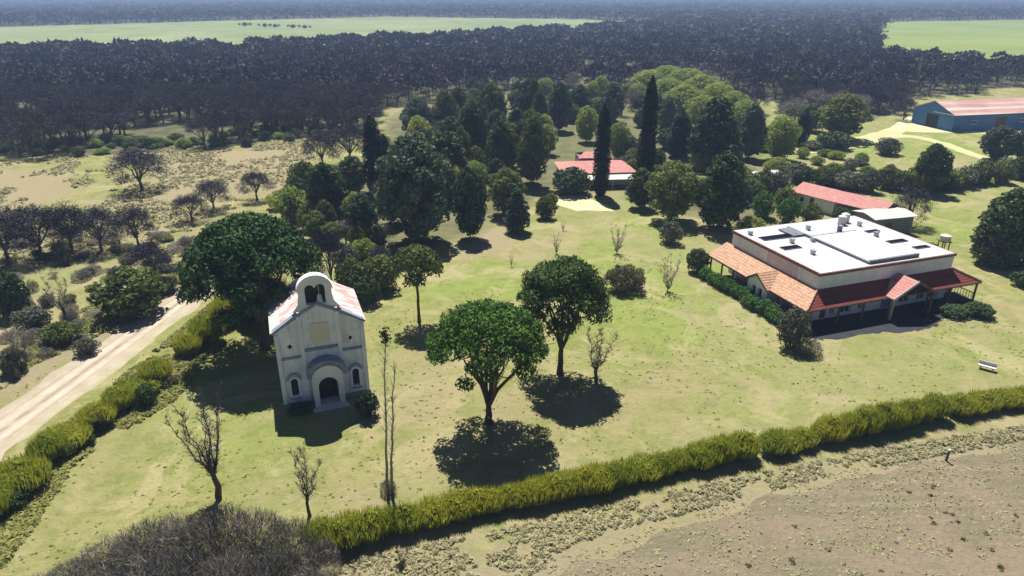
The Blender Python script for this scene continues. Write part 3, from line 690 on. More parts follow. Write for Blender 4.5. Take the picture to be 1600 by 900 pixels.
# ------------------------------------------------------------------ other buildings
def gable_building(name, label, cat, p_front_l, p_front_r, depth, eave, ridge, wallm, roofm, overh=.4, wins=(), doors=(), base_z=0, hip=0, gdoor=False):
    a = Vector((*p_front_l, 0)); b_ = Vector((*p_front_r, 0)); d = b_ - a; Wd = d.length
    r = empty(name, a, math.atan2(d.y, d.x)); tag(r, label, cat)
    m = MB().wall(rect(0, Wd, 0, eave), [rect(*q) for q in list(wins) + list(doors)], ff(0), .25).box(0, Wd, depth - .25, depth, 0, eave)
    for x0 in (0.0, Wd - .25):
        if hip: m.box(x0, x0 + .25, .26, depth - .26, 0, eave)
        else: m.wall([(.001, 0), (depth - .001, 0), (depth - .001, eave - .02), (depth / 2, ridge - .15), (.001, eave - .02)], [rect(depth * .35, depth * .65, 0.02, eave * .8)] if (gdoor and x0 == 0) else [], lambda a_, z, dd: (x0 + dd + .002, a_, z), .24)
    m.build('wall', wallm, r)
    if gdoor: MB().box(.08, .14, depth * .35 + .01, depth * .65 - .01, .02, eave * .8 - .01).build('door', MT['dark'], r)
    s = (ridge - eave) / (depth / 2); o = overh; e0 = eave - s * o + .08
    for side_ in (0, 1):
        h_ = hip
        if side_ == 0: q = [(-o, -o, e0), (Wd + o, -o, e0), (Wd + o - h_, depth / 2, ridge), (-o + h_, depth / 2, ridge)]
        else: q = [(-o + h_, depth / 2, ridge), (Wd + o - h_, depth / 2, ridge), (Wd + o, depth + o, e0), (-o, depth + o, e0)]
        MB().slab(q, .1).build('roof', roofm, r)
    if hip:
        MB().slab([(-o, depth + o, e0), (-o, -o, e0), (-o + hip, depth / 2, ridge)], .1).build('roof', roofm, r)
        MB().slab([(Wd + o, -o, e0), (Wd + o, depth + o, e0), (Wd + o - hip, depth / 2, ridge)], .1).build('roof', roofm, r)
    for q in wins:
        wn = MB().wall(rect(*q), [rect(q[0] + .12, q[1] - .12, q[2] + .12, q[3] - .12)], ff(.08), .08).build('window', MT['frame'], r)
        MB().wall(rect(q[0] + .1, q[1] - .1, q[2] + .1, q[3] - .1), [], ff(.12), .02).build('pane', MT['glass'], wn)
    for q in doors: MB().wall(rect(*q), [], ff(.1), .05).build('door', MT['wood'], r)
    return r, Wd
# blue barn at upper right
A_, B_ = at(1486, 206), at(1700, 196)
barn, _ = gable_building('barn', 'long blue sheet metal barn with a rusty pink roof beyond the pale track', 'barn', A_, B_, 15, 4.6, 7.4, MT['bluewall'], MT['barnroof'], .5,
    wins=[(6, 8, 1.8, 2.9), (22, 24, 1.8, 2.9)], doors=[(14, 17.5, .02, 3.5)], gdoor=True)
MB().box(-.12, -.06, .2, 7.4, 4.3, 4.5).build('gable_trim', MT['frame'], barn)
# red roofed house in the grove
A_, B_ = at(882, 291), at(988, 288)
rh, RW = gable_building('grove_house', 'low house with a rose red hipped roof, half hidden by the two tall cypresses', 'house', A_, B_, 9.5, 2.7, 3.9, MT['white_wall'], MT['rosered'], .6,
    wins=[(1.5, 2.6, .9, 2.1), (5.2, 6.3, .9, 2.1), (9., 10.1, .9, 2.1)], doors=[(3.6, 4.6, .02, 2.2)], hip=3.0)
MB().slab([(RW * .3, -3.3, 1.95), (RW + .4, -3.3, 1.95), (RW + .4, -.65, 2.3), (RW * .3, -.65, 2.3)], .1).build('porch_roof', MT['paleroof'], rh)
for x in (RW * .32, RW * .65, RW + .2): MB().box(x - .08, x + .08, -3.2, -3.04, 0, 1.84).build('post', MT['frame'], rh)
A_ = at(897, 262); r2 = MB().box(RW * .3, RW * .78, 6.2, 10.6, .02, 4.2).build('upper_room', MT['greywall'], rh)
MB().slab([(RW * .3 - .4, 5.8, 4.2), (RW * .78 + .4, 5.8, 4.2), (RW * .68, 8.4, 5.0), (RW * .4, 8.4, 5.0)], .1).slab([(RW * .4, 8.4, 5.0), (RW * .68, 8.4, 5.0), (RW * .78 + .4, 11, 4.2), (RW * .3 - .4, 11, 4.2)], .1).build('roof', MT['rosered'], r2)
MB().box(RW * .5, RW * .5 + .6, 5.0, 5.6, 3.8, 6.2).build('chimney', MT['white_wall'], rh)
# red strip-roofed outbuildings behind the big house
A_, B_ = at(1238, 320), at(1300, 337)
gable_building('stable', 'low outbuilding with a salmon red roof behind the big house, nearer the grey shed', 'outbuilding', A_, B_, 5.5, 2.6, 3.8, MT['white_wall'], MT['rosered'], .4, wins=[(1.2, 2.1, .9, 1.9)], doors=[(3.2, 4.1, .02, 2.1)])
A_, B_ = at(1306, 340), at(1372, 357)
gable_building('stable', 'low outbuilding with a salmon red roof right behind the white flat roof', 'outbuilding', A_, B_, 5.2, 2.8, 4.0, MT['greywall'], MT['rosered'], .4, wins=[(1.2, 2.1, .9, 1.9), (4.4, 5.3, .9, 1.9)])
A_, B_ = at(1362, 371), at(1422, 365)
gable_building('lean_shed', 'small dark shed with a pale sheet roof at the back corner of the big house', 'shed', A_, B_, 4.4, 3.0, 3.45, MT['greywall'], MT['paleroof'], .4, doors=[(2., 3.2, .02, 2.2)])
A_, B_ = at(1186, 300), at(1228, 300)
gable_building('tank_shed', 'small grey hut with a pale hipped roof under the dark evergreens', 'shed', A_, B_, 4.2, 2.9, 3.8, MT['greywall'], MT['paleroof'], .4, wins=[(.7, 1.5, 1.2, 2.0)], hip=1.6)

# white topped stand behind the house
X, Y = at(1472, 392); tk = empty('raised_tank', (X, Y, 0)); tag(tk, 'small white water tank on a thin stand behind the right end of the big house', 'water tank')
MB().cyl((0, 0, 1.62), (0, 0, 2.4), .75, .75, 16).cyl((0, 0, 2.402), (0, 0, 2.6), .75, .2, 16).build('tank', MT['concrete'], tk)
for sx in (-1, 1):
    for sy in (-1, 1): MB().box(sx * .5 - .06, sx * .5 + .06, sy * .5 - .06, sy * .5 + .06, 0, 1.5).build('leg', MT['rust'], tk)
MB().box(-.7, .7, -.7, .7, 1.501, 1.615).build('platform', MT['wood'], tk)
# white concrete bench
X, Y = at(1541, 578); bn = empty('garden_bench', (X, Y, 0), math.radians(-38)); bn.scale = (.8, .8, .8); tag(bn, 'small white concrete bench alone on the lawn right of the house', 'bench')
MB().box(-.95, .95, -.3, .3, .46, .56).build('seat', MT['concrete'], bn)
for sx in (-1, 1): MB().box(sx * .65 - .1, sx * .65 + .1, -.25, .25, 0, .459).build('leg', MT['concrete'], bn)
MB().box(-.95, .95, .31, .41, .40, 1.0).build('backrest', MT['concrete'], bn)
# short post at the edge of the field
X, Y = at(1478, 720); ps = empty('fence_post', (X, Y, 0)); tag(ps, 'short dark post with a mossy cap at the edge of the ploughed field', 'post')
MB().cyl((0, 0, 0), (.04, 0, 1.0), .1, .08, 8).build('shaft', MT['bark'], ps); MB().cyl((.04, 0, 1.001), (.04, 0, 1.1), .14, .1, 8).build('cap', MT['concrete'], ps)

# ------------------------------------------------------------------ vegetation library
def unit(v): return v / np.maximum(np.linalg.norm(v, axis=-1, keepdims=True), 1e-6)
def quads(C, Nn, size, jitter, rng, aspect=1.6, up=0.):
    n = len(C); Nn = unit(Nn + jitter * rng.normal(size=(n, 3)))
    R = rng.normal(size=(n, 3)); R[:, 2] += up * 3; T = unit(np.cross(np.cross(Nn, R), Nn)); B = np.cross(Nn, T)
    s = (size * rng.uniform(.6, 1.4, n))[:, None]
    V = np.stack([C - T * s * aspect * .5, C + B * s * .5 - T * s * .1, C + T * s * aspect * .5, C - B * s * .5 + T * s * .1], 1).reshape(-1, 3)
    return V, np.arange(4 * n).reshape(n, 4)
def lobes(Ls, dens, size, jitter, rng, bottom=-1., shell=(.72, 1.05), aspect=1.6, up=0.):
    Cs = []; Ns = []; To = []
    for (cx, cy, cz, rx, ry, rz) in Ls:
        area = 4 * math.pi * ((rx * ry) ** 1.6 / 3 + (rx * rz) ** 1.6 / 3 + (ry * rz) ** 1.6 / 3) ** (1 / 1.6)
        n = max(4, int(area * dens)); d = unit(rng.normal(size=(n, 3))); d = d[d[:, 2] > bottom]
        r = rng.uniform(shell[0], shell[1], (len(d), 1))
        Cs.append(np.array([cx, cy, cz]) + d * r * np.array([rx, ry, rz])); Ns.append(unit(d / np.array([rx, ry, rz])))
        To.append(np.clip(rng.uniform(0, 1) * .5 + rng.uniform(0, .7, len(d)), 0, 1))
    C = np.concatenate(Cs); Nn = np.concatenate(Ns); V, F = quads(C, Nn, size, jitter, rng, aspect, up)
    return V, F, np.concatenate(To)
def segmesh(name, segs, sides, mat, tone=None, rng=None):
    A = np.array([(*a, ra) for a, b, ra, rb in segs]); B = np.array([(*b, rb) for a, b, ra, rb in segs])
    p0, p1 = A[:, :3], B[:, :3]; d = unit(p1 - p0); ref = np.where(np.abs(d[:, 2:3]) > .9, np.array([[1., 0, 0]]), np.array([[0, 0, 1.]]))
    u = unit(np.cross(d, ref)); v = np.cross(d, u); n = len(A); V = []
    for k in range(sides):
        a = 2 * math.pi * k / sides; o = u * math.cos(a) + v * math.sin(a)
        V.append(p0 + o * A[:, 3:]); V.append(p1 + o * B[:, 3:])
    V = np.stack(V, 1).reshape(-1, 3); base = np.arange(n)[:, None] * 2 * sides
    F = np.concatenate([base + np.array([[2 * k, 2 * ((k + 1) % sides), 2 * ((k + 1) % sides) + 1, 2 * k + 1]]) for k in range(sides)])
    return npmesh(name, V, F, mat, tone=(np.full(len(F), .5) if tone is None else rng.uniform(0, 1, len(F))), smooth=sides > 4)
def grow(r_, p, d, length, rad, depth, spread, up, out, shrink=.72, kids=(2, 3), bend=.18, parts=3):
    q = Vector(p); d = Vector(d).normalized()
    for i in range(parts):
        d = (d + Vector((r_.gauss(0, bend), r_.gauss(0, bend), r_.gauss(0, bend) + up * .15))).normalized()
        e = q + d * (length / parts); r1 = rad * (1 - .32 / parts * (1))
        out.append((tuple(q), tuple(e), rad, r1, depth)); q = e; rad = r1
    if depth <= 0: return
    n = r_.randint(*kids); a0 = r_.uniform(0, 6.28)
    for i in range(n):
        a = a0 + 6.283 * i / n + r_.uniform(-.4, .4); s = spread * r_.uniform(.6, 1.25)
        x = d.orthogonal().normalized(); y = d.cross(x)
        nd = (d + (x * math.cos(a) + y * math.sin(a)) * s).normalized(); nd.z += up * .25
        grow(r_, q, nd, length * shrink * r_.uniform(.8, 1.15), rad * .66, depth - 1, spread, up, out, shrink, kids, bend, parts)
def proto_bare(seed, height, trunk_h, depth=5, spread=.75, up=.25, kids=(2, 3), rad=.28, leafmat='twig', barkmat='bark', twigs=0, shrink=.74, stems=1):
    r_ = random.Random(seed); out = []
    for s_ in range(stems):
        d = (r_.uniform(-.6, .6) * (stems > 1), r_.uniform(-.6, .6) * (stems > 1), 1)
        grow(r_, (r_.uniform(-.3, .3) * (stems > 1), r_.uniform(-.3, .3) * (stems > 1), 0), d, trunk_h, rad, depth, spread, up, out, shrink, kids)
    Z = max(s[1][2] for s in out); k = height / Z; W = max(max(abs(s[1][0]), abs(s[1][1])) for s in out) * 2 * k
    sc = lambda p: tuple(c * k for c in p)
    tr = [(sc(a), sc(b), ra, rb) for a, b, ra, rb, dp in out if dp >= depth - 2]
    tw = [(sc(a), sc(b), max(ra, .012), max(rb, .008)) for a, b, ra, rb, dp in out if dp < depth - 2]
    rng = np.random.default_rng(seed)
    ends = [s for s in out if s[4] == 0]
    if twigs:
        for a, b, ra, rb, dp in ends:
            for _ in range(twigs):
                t_ = r_.random(); q = Vector(a).lerp(Vector(b), t_); dd = (Vector(b) - Vector(a)).normalized() * .5 + Vector((r_.gauss(0, .5), r_.gauss(0, .5), r_.gauss(.2, .4)))
                q = q * k; e = q + dd.normalized() * r_.uniform(.3, .8); tw.append((tuple(q), tuple(e), .014, .006))
    return segmesh('trunk', tr, 6, MT[barkmat]), segmesh('crown', tw, 3, LEAF[leafmat], True, rng), height, W
def limbs(r_, fork_h, n, ztop, R, rad, base_h=0., kids=3, lean=(0, 0)):
    """a trunk that forks into limbs fanning out to the underside of the crown"""
    segs = []; p = Vector((0, 0, 0)); K = 4
    for i in range(K):
        q = Vector((lean[0] * (i + 1) / K + r_.uniform(-.06, .06), lean[1] * (i + 1) / K + r_.uniform(-.06, .06), fork_h * (i + 1) / K))
        segs.append((tuple(p), tuple(q), rad * (1.25 if i == 0 else 1 - .07 * i), rad * (1 - .07 * (i + 1)))); p = q
    for i in range(n):
        a = 6.283 * i / n + r_.uniform(-.35, .35); f = r_.uniform(.3, .95) if i else .1
        end = Vector((math.cos(a) * R * f, math.sin(a) * R * f, ztop * r_.uniform(.82, .98))); q = p.copy(); m = 5; rr = rad * .55
        for j in range(m):
            t_ = (j + 1) / m; c_ = p.lerp(end, t_); c_.z = p.z + (end.z - p.z) * (t_ ** .82)
            c_ += Vector((r_.gauss(0, .12), r_.gauss(0, .12), 0)); r1 = rr * .82
            segs.append((tuple(q), tuple(c_), rr, r1))
            if j >= 1:
                for _ in range(kids):
                    e = c_ + Vector((max(-.2, min(.2, r_.gauss(0, .10))) * R, max(-.2, min(.2, r_.gauss(0, .10))) * R, r_.uniform(.05, .26) * R)); segs.append((tuple(c_), tuple(e), r1 * .45, .02))
            q = c_; rr = r1
    return segs
def dome(rng, R, z0, ztop, n, r_in, flat=1., low=.0, rz=.7):
    """sub-clumps spread over a dome and inside it"""
    L_ = []
    for i in range(n):
        f = math.sqrt((i + .5) / n); a = i * 2.39996 + rng.uniform(-.3, .3)
        x = f * (R - r_in * .7) * math.cos(a); y = f * (R - r_in * .7) * math.sin(a)
        z = z0 + (ztop - z0 - r_in * rz) * (max(0., 1 - f ** 2.4) ** .55) + rng.uniform(-.25, .25) * flat
        s = rng.uniform(.75, 1.25) * r_in; L_.append((x, y, z, s, s, s * rz))
    return L_
def mk(name, V, F, T, mat): return npmesh(name, V, F, mat, T)
def proto_pine(seed, H, Wd, low, fork, leaf='pine', rin=1.15, n=46, nl=6, rad=.34, dens=13, size=.30):
    rng = np.random.default_rng(seed); r_ = random.Random(seed)
    Ls = dome(rng, Wd / 2, low, H, n, rin)
    V, F, T = lobes([l for l in Ls if rng.random() > .02], dens, size, .6, rng, bottom=-.45, up=.5, shell=(.6, 1.15), aspect=2.6)
    return segmesh('trunk', limbs(r_, fork, nl, low + (H - low) * .55, Wd / 2, rad), 7, MT['barkred']), mk('crown', V, F, T, LEAF[leaf]), H, Wd
def proto_round(seed, H, Wd, low, leaf, n=26, rin=.26, dens=9, size=.34, jitter=.6, conic=0., rad=.25, up=0., bottom=-.8, core=True, bark='bark'):
    rng = np.random.default_rng(seed); r_ = random.Random(seed); Ls = []
    zc = (H + low) / 2; hh = (H - low) / 2; R = Wd / 2
    for i in range(n):
        zf = -1 + 2 * (i + .5) / n; a = i * 2.39996 + rng.uniform(-.4, .4)
        pr2 = math.sqrt(max(0., 1 - abs(zf) ** 2.3)) * (1 - conic) + conic * (1 - (zf + 1) / 2) ** .85
        rr = rin * Wd * rng.uniform(.7, 1.2) * (1 - conic * .5 * (zf + 1) / 2)
        d = max(0., R * pr2 - rr * .75) * rng.uniform(.75, 1.08)
        Ls.append((d * math.cos(a), d * math.sin(a), zc + zf * (hh - rr * .5), rr, rr, rr * rng.uniform(.7, 1.)))
    if core: Ls.append((0, 0, zc, R * (.62 - .3 * conic), R * (.62 - .3 * conic), hh * .8))
    V, F, T = lobes(Ls, dens, size, jitter, rng, bottom=bottom, up=up)
    return segmesh('trunk', limbs(r_, max(.3, low * .8), 4, low + hh, R * .6, rad, kids=1), 6, MT[bark]), mk('crown', V, F, T, LEAF[leaf]), H, Wd
def proto_column(seed, H, Wd, leaf, dens=26, size=.22):
    rng = np.random.default_rng(seed); n = int(math.pi * Wd * H * dens); z = rng.uniform(0.02, 1, n); a = rng.uniform(0, 6.283, n)
    prof = np.interp(z, [0, .08, .3, .7, .9, 1], [.55, .85, 1, .86, .55, .06]) * Wd / 2
    prof *= 1 + .22 * (vnoise(a * 1.6, z * H / 1.1, 1., seed) - .5) * 2
    r = prof * rng.uniform(.75, 1.06, n); C = np.stack([r * np.cos(a), r * np.sin(a), z * H], 1)
    V, F = quads(C, np.stack([np.cos(a), np.sin(a), .35 * np.ones(n)], 1), size, .45, rng, 2.2, up=1.2)
    m = n // 6; V2, F2 = quads(C[:m] * np.array([.55, .55, .97]), np.stack([np.cos(a[:m]), np.sin(a[:m]), np.zeros(m)], 1), size * 2.6, .3, rng, 1.6, up=1.2)
    V = np.concatenate([V, V2]); F = np.arange(len(V)).reshape(-1, 4); n += m
    T = np.clip(rng.uniform(0, 1, n), 0, 1)
    return segmesh('trunk', [((0, 0, 0), (0, 0, H * .8), .2, .05)], 6, MT['bark']), mk('crown', V, F, T, LEAF[leaf]), H, Wd
def proto_spray(seed, H, Wd, leaf, n=900, wid=.05, lean=.5, base=.25, lenf=(.5, 1.), stem='bark', clump=True, aspect=1.):
    """upright blades or twigs fanning from the ground: shrubs of canes, thickets, tussocks"""
    rng = np.random.default_rng(seed); a = rng.uniform(0, 6.283, n); f = np.sqrt(rng.uniform(0, 1, n)); R = Wd / 2
    p0 = np.stack([f * R * base * np.cos(a), f * R * base * np.sin(a), np.zeros(n)], 1)
    L_ = rng.uniform(*lenf, n); rr = f * R * (.6 + .4 * L_); zz = H * L_ * np.sqrt(np.maximum(.05, 1 - (f * .80) ** 2.2))
    p1 = np.stack([rr * np.cos(a + rng.normal(0, .25, n)), rr * np.sin(a + rng.normal(0, .25, n)) * aspect, zz], 1)
    s0 = rng.uniform(.25, .75, n)[:, None]; m0 = p0 + (p1 - p0) * s0
    side_ = unit(rng.normal(size=(n, 3))); w_ = wid * rng.uniform(.5, 1.5, (n, 1))
    V = np.stack([m0 - side_ * w_, m0 + side_ * w_, p1 + side_ * w_ * .5, p1 - side_ * w_ * .5], 1).reshape(-1, 3)
    st = [(tuple(p0[i]), tuple(p0[i] + (p1[i] - p0[i]) * .7), .03, .012) for i in range(0, n, max(1, n // 22))]
    return segmesh('stems', st, 3, MT[stem]), npmesh('foliage', V, np.arange(4 * n).reshape(n, 4), LEAF[leaf], rng.uniform(0, 1, n)), H, Wd
def merge_meshes(name, ms):
    return ms
PR = {}

def proto_upright(seed, H, Wd, fork, n, rad, leaf='twig', tw=26, trad=.017, tl=1.):
    """leafless tree: short trunk, many steep limbs, each feathered with steep twigs"""
    r_ = random.Random(seed); main = []; fine = []; p = Vector((0, 0, 0)); rr = rad * 1.35
    for i in range(3):
        q = Vector((r_.gauss(0, .06), r_.gauss(0, .06), fork * (i + 1) / 3)); main.append((tuple(p), tuple(q), rr, rr * .85)); p = q; rr *= .85
    for j in range(n):
        a = 6.283 * j / n + r_.uniform(-.3, .3); f = r_.uniform(.35, 1.) if j else .1; top = H * r_.uniform(.72, 1.) if j else H
        q = Vector((0, 0, fork * r_.uniform(.6, 1.))); r0 = rad * .42; m = 7
        for i in range(m):
            t_ = (i + 1) / m; e = Vector((math.cos(a) * f * Wd / 2 * t_ ** .75, math.sin(a) * f * Wd / 2 * t_ ** .75, q.z + (top - q.z) / (m - i))) + Vector((r_.gauss(0, .09), r_.gauss(0, .09), 0))
            main.append((tuple(q), tuple(e), r0, r0 * .78))
            for _ in range(tw // 6 + 1):
                s0 = q.lerp(e, r_.random()); b = r_.uniform(0, 6.283); ln = r_.uniform(.5, 1.3) * (1.25 - t_ * .6) * H / 9 * tl
                e1 = s0 + Vector((math.cos(b) * .6, math.sin(b) * .6, r_.uniform(.5, 1.1))).normalized() * ln; fine.append((tuple(s0), tuple(e1), trad * 1.4, trad * .7))
                for _k in range(3):
                    s1 = s0.lerp(e1, r_.uniform(.3, .95)); e2 = s1 + Vector((r_.gauss(0, .3), r_.gauss(0, .3), r_.uniform(.1, .6))).normalized() * ln * .5; fine.append((tuple(s1), tuple(e2), trad * .8, trad * .5))
            q = e; r0 *= .78
    Wd = max(Wd, 3.2)
    return segmesh('trunk', main, 6, MT['bark']), segmesh('crown', fine, 3, LEAF[leaf], True, np.random.default_rng(seed)), H, Wd
def proto_twigs(seed, H, Wd, leaf, n=2600, ln=.55, wid=.010, upw=.9, mats='bark'):
    """tangle of fine twigs filling a low mound"""
    rng = np.random.default_rng(seed); a = rng.uniform(0, 6.283, n); f = np.sqrt(rng.uniform(0, 1, n)); R = Wd / 2
    lump = .72 + .5 * vnoise(np.cos(a) * f * 2.2 + 9, np.sin(a) * f * 2.2 + 9, 1., seed); top = H * lump * np.sqrt(np.maximum(.03, 1 - (f * .93) ** 2))
    z = top * rng.uniform(0, 1, n) ** .55; C = np.stack([f * R * np.cos(a), f * R * np.sin(a), z], 1)
    D = unit(np.stack([np.cos(a) * f * .8, np.sin(a) * f * .8, np.full(n, upw)], 1) + .55 * rng.normal(size=(n, 3)))
    s = unit(np.cross(D, rng.normal(size=(n, 3)))); L_ = ln * rng.uniform(.3, 1.3, (n, 1)); w_ = wid * rng.uniform(.5, 1.6, (n, 1))
    V = np.stack([C - D * L_ * .5 - s * w_, C - D * L_ * .5 + s * w_, C + D * L_ * .5 + s * w_ * .4, C + D * L_ * .5 - s * w_ * .4], 1).reshape(-1, 3)
    V[:, 2] = np.maximum(V[:, 2], .01)
    st = [((0, 0, 0), tuple(C[i] * .9), .035, .012) for i in range(0, 26)]
    return segmesh('stems', st, 4, MT[mats]), npmesh('twigs', V, np.arange(4 * n).reshape(n, 4), LEAF[leaf], rng.uniform(0, 1, n)), H, Wd
def proto_hedge(seed, H, Wd, leaf='hedge', size=.115, dens=52, n=15):
    rng = np.random.default_rng(seed); Ls = []
    for i in range(n):
        a = i * 2.39996; f = math.sqrt((i + .5) / n) * .36 * Wd; r = .19 * Wd * rng.uniform(.8, 1.2)
        Ls.append((f * math.cos(a), f * math.sin(a), H * rng.uniform(.66, .84) - H * .75 * (f / Wd) ** 1.5 * 1.6, r, r, H * .26)); Ls.append((f * .6 * math.cos(a), f * .6 * math.sin(a), H * .33, r * .75, r * .75, H * .33))
    V, F, T = lobes(Ls, dens, size, .38, rng, aspect=2.8, up=1.4, shell=(.6, 1.0)); V[:, 2] = np.maximum(V[:, 2], .01)
    m = int(150 * Wd * Wd); a = rng.uniform(0, 6.283, m); f = np.sqrt(rng.uniform(0, 1, m)); R_ = Wd * .5
    z0 = H * (.55 - .25 * f * f) * rng.uniform(.8, 1.1, m); ln = H * rng.uniform(.22, .55, m)
    b0 = np.stack([f * R_ * np.cos(a), f * R_ * np.sin(a), z0], 1); tp = b0 + np.stack([np.cos(a) * f * .22 + rng.normal(0, .05, m), np.sin(a) * f * .22 + rng.normal(0, .05, m), ln], 1)
    sd_ = unit(np.cross(tp - b0, rng.normal(size=(m, 3)))) * .028
    V2 = np.stack([b0 - sd_, b0 + sd_, tp + sd_ * .4, tp - sd_ * .4], 1).reshape(-1, 3); V = np.concatenate([V, V2]); F = np.arange(len(V)).reshape(-1, 4); T = np.concatenate([T, rng.uniform(.5, 1, m)])
    return segmesh('stems', [((0, 0, 0), (rng.normal() * .3, rng.normal() * .3, H * .6), .04, .02) for _ in range(7)], 4, MT['bark']), mk('foliage', V, F, T, LEAF[leaf]), H, Wd
def forest_proto(seed, H=8., Wd=8.5, n=1300, wid=.045, ln=1.0, leaf='twig', low=.55, K=16, rr=1.5, bark='bark'):
    rng = np.random.default_rng(seed); r_ = random.Random(seed); Ls = dome(rng, Wd / 2, H * low, H, K, rr)
    C = []; D = []
    for (cx, cy, cz, rx, ry, rz) in Ls:
        k = n // K; d = unit(rng.normal(size=(k, 3))); C.append(np.array([cx, cy, cz]) + d * rng.uniform(.3, 1., (k, 1)) * np.array([rx, ry, rz])); D.append(unit(d + .6 * rng.normal(size=(k, 3))))
    C = np.concatenate(C); D = np.concatenate(D); m = len(C); s = unit(np.cross(D, rng.normal(size=(m, 3)))); L_ = ln * rng.uniform(.4, 1.2, (m, 1)); w_ = wid * rng.uniform(.6, 1.5, (m, 1))
    V = np.stack([C - D * L_ * .5 - s * w_, C - D * L_ * .5 + s * w_, C + D * L_ * .5 + s * w_ * .4, C + D * L_ * .5 - s * w_ * .4], 1).reshape(-1, 3)
    V[:, 2] = np.maximum(V[:, 2], .02)
    segs = limbs(r_, H * .22, 6, H * .82, Wd / 2, .28, kids=2)
    return segmesh('trunk', segs, 5, MT[bark]), npmesh('crown', V, np.arange(4 * m).reshape(m, 4), LEAF[leaf], rng.uniform(0, 1, m)), H, Wd
PR['pine1'] = [proto_pine(1, 11.1, 10.6, 6.3, 1.7, rin=.95, n=90, nl=9, rad=.36, dens=42, size=.145)]
PR['pine2'] = [proto_pine(2, 12.2, 8.9, 5.8, 2.8, 'pineolive', rin=1.15, n=62, nl=7, rad=.33, dens=34, size=.155)]
PR['pine3'] = [proto_pine(3, 9.2, 6.5, 5.6, 4.4, 'pineolive', rin=1.0, n=24, nl=6, rad=.2, dens=26, size=.17)]
PR['pine4'] = [proto_pine(4, 14.5, 14, 5.6, 3.0, 'pinedark', rin=1.4, n=90, nl=8, rad=.45, dens=26, size=.19)]
PR['cypress'] = [proto_column(s, 18, 2.3, 'cypress', 60, .15) for s in (1, 2)]
PR['dark'] = [proto_round(10 + i, 14, 9.4, .6, 'dark', n=46, rin=.155, dens=9, size=.36, conic=.12 * i) for i in range(4)]
PR['teal'] = [proto_round(20 + i, 14, 9.4, .7, 'teal', n=44, rin=.16, dens=9, size=.36, conic=.15 * i) for i in range(3)]
PR['olive'] = [proto_round(30 + i, 9, 7.2, .7, 'olive', n=34, rin=.165, dens=11, size=.30, conic=.1 * i) for i in range(3)]
PR['lime'] = [proto_round(40 + i, 8, 7, .3, 'lime', n=32, rin=.18, dens=16, size=.23) for i in range(2)]
PR['conifer'] = [proto_round(50, 11, 9, .2, 'dark', n=64, rin=.15, dens=14, size=.28, conic=.5)]
PR['conetree'] = [proto_round(53, 9, 5, .3, 'teal', n=40, rin=.18, dens=13, size=.28, conic=.7)]
PR['bush'] = [proto_round(60 + i, 3, 4, .0, 'olive', n=26, rin=.18, dens=22, size=.19, rad=.06) for i in range(3)]
PR['bushdark'] = [proto_round(64 + i, 3, 4, .0, 'dark', n=26, rin=.18, dens=22, size=.19, rad=.06) for i in range(2)]
PR['bushlime'] = [proto_round(67 + i, 3, 4, .0, 'lime', n=24, rin=.18, dens=22, size=.19, rad=.06) for i in range(2)]
PR['bushbright'] = [proto_round(70 + i, 2, 2.6, .0, 'bright', n=20, rin=.2, dens=36, size=.14, rad=.05) for i in range(2)]
PR['bushgrey'] = [proto_round(73 + i, 3, 4, .0, 'grey', n=22, rin=.18, dens=20, size=.18, rad=.06) for i in range(2)]
PR['bushbrown'] = [proto_round(76, 2.2, 4.2, .0, 'brown', n=34, rin=.15, dens=60, size=.11, rad=.05)]
PR['hedge'] = [proto_hedge(80 + i, 2.0, 2.6) for i in range(5)]
PR['roadhedge'] = [proto_hedge(85 + i, 2.4, 3.6, size=.2, dens=20) for i in range(3)]
PR['thicket'] = [proto_twigs(90 + i, 3.2, 4.4, ('twigpale', 'twiggrey', 'twigpale', 'twiggrey')[i], 3400, .7, .010, 1.5) for i in range(4)]
PR['thicketfar'] = [proto_twigs(95 + i, 3.2, 4.4, 'twigpale', 1300, .7, .03) for i in range(3)]
PR['sapling'] = [proto_upright(98, 5, 4, .3, 8, .06, 'twigpale', 12, .02)]
PR['tallbare'] = [proto_upright(104, 9.6, 4.4, 2.6, 8, .17, 'twig', 30, .014, .6)]
PR['smallbare'] = [proto_upright(111 + i, 6, 2.4, 1.8, 4, .10, 'twigpale', 40, .015, .8) for i in range(3)]
PR['spread'] = [forest_proto(121 + i, 8., 9.5, 3000, .036, .9, low=.22, K=24, rr=1.7) for i in range(4)]
PR['greybare'] = [forest_proto(125 + i, 8., 8., 1700, .035, .8, leaf='twigpale', low=.3, K=20) for i in range(2)]
PR['forest'] = [forest_proto(130 + i, n=1600, leaf='forest') for i in range(6)]

PN = {'hedge': ('stems', 'foliage')}
cnt = {}
def put(kind, X, Y, H, Wd, name, label, cat, group=None, rz=None, solid=False):
    i = cnt.get(kind, 0); cnt[kind] = i + 1; ms = PR[kind][i % len(PR[kind])]
    r = empty(name, (X, Y, 0), rnd.uniform(0, 6.28) if rz is None else rz); tag(r, label, cat, group)
    sx = Wd / ms[3]; r.scale = (sx, sx * rnd.uniform(.92, 1.08), H / ms[2])
    for m in ms[:2]: link(m.name.split('.')[0], m, r)
    return r
def P(kind, x, base, top, wpx, name, label, cat, group=None, ground=False, H=None):
    """a plant whose foot stands at ground row 'base' of the survey and whose top reaches row 'top'"""
    Wd = wpx / mscale(base); X, Y = at(x, base)
    if ground: Y += Wd * .38
    if H is None:
        lo, hi = 0., 60.
        for _ in range(40):
            m = (lo + hi) / 2
            if to_px(X, Y + Wd * .12, m)[1] > top: lo = m
            else: hi = m
        H = max(lo, .25)
    return put(kind, X, Y, H, Wd, name, label, cat, group)

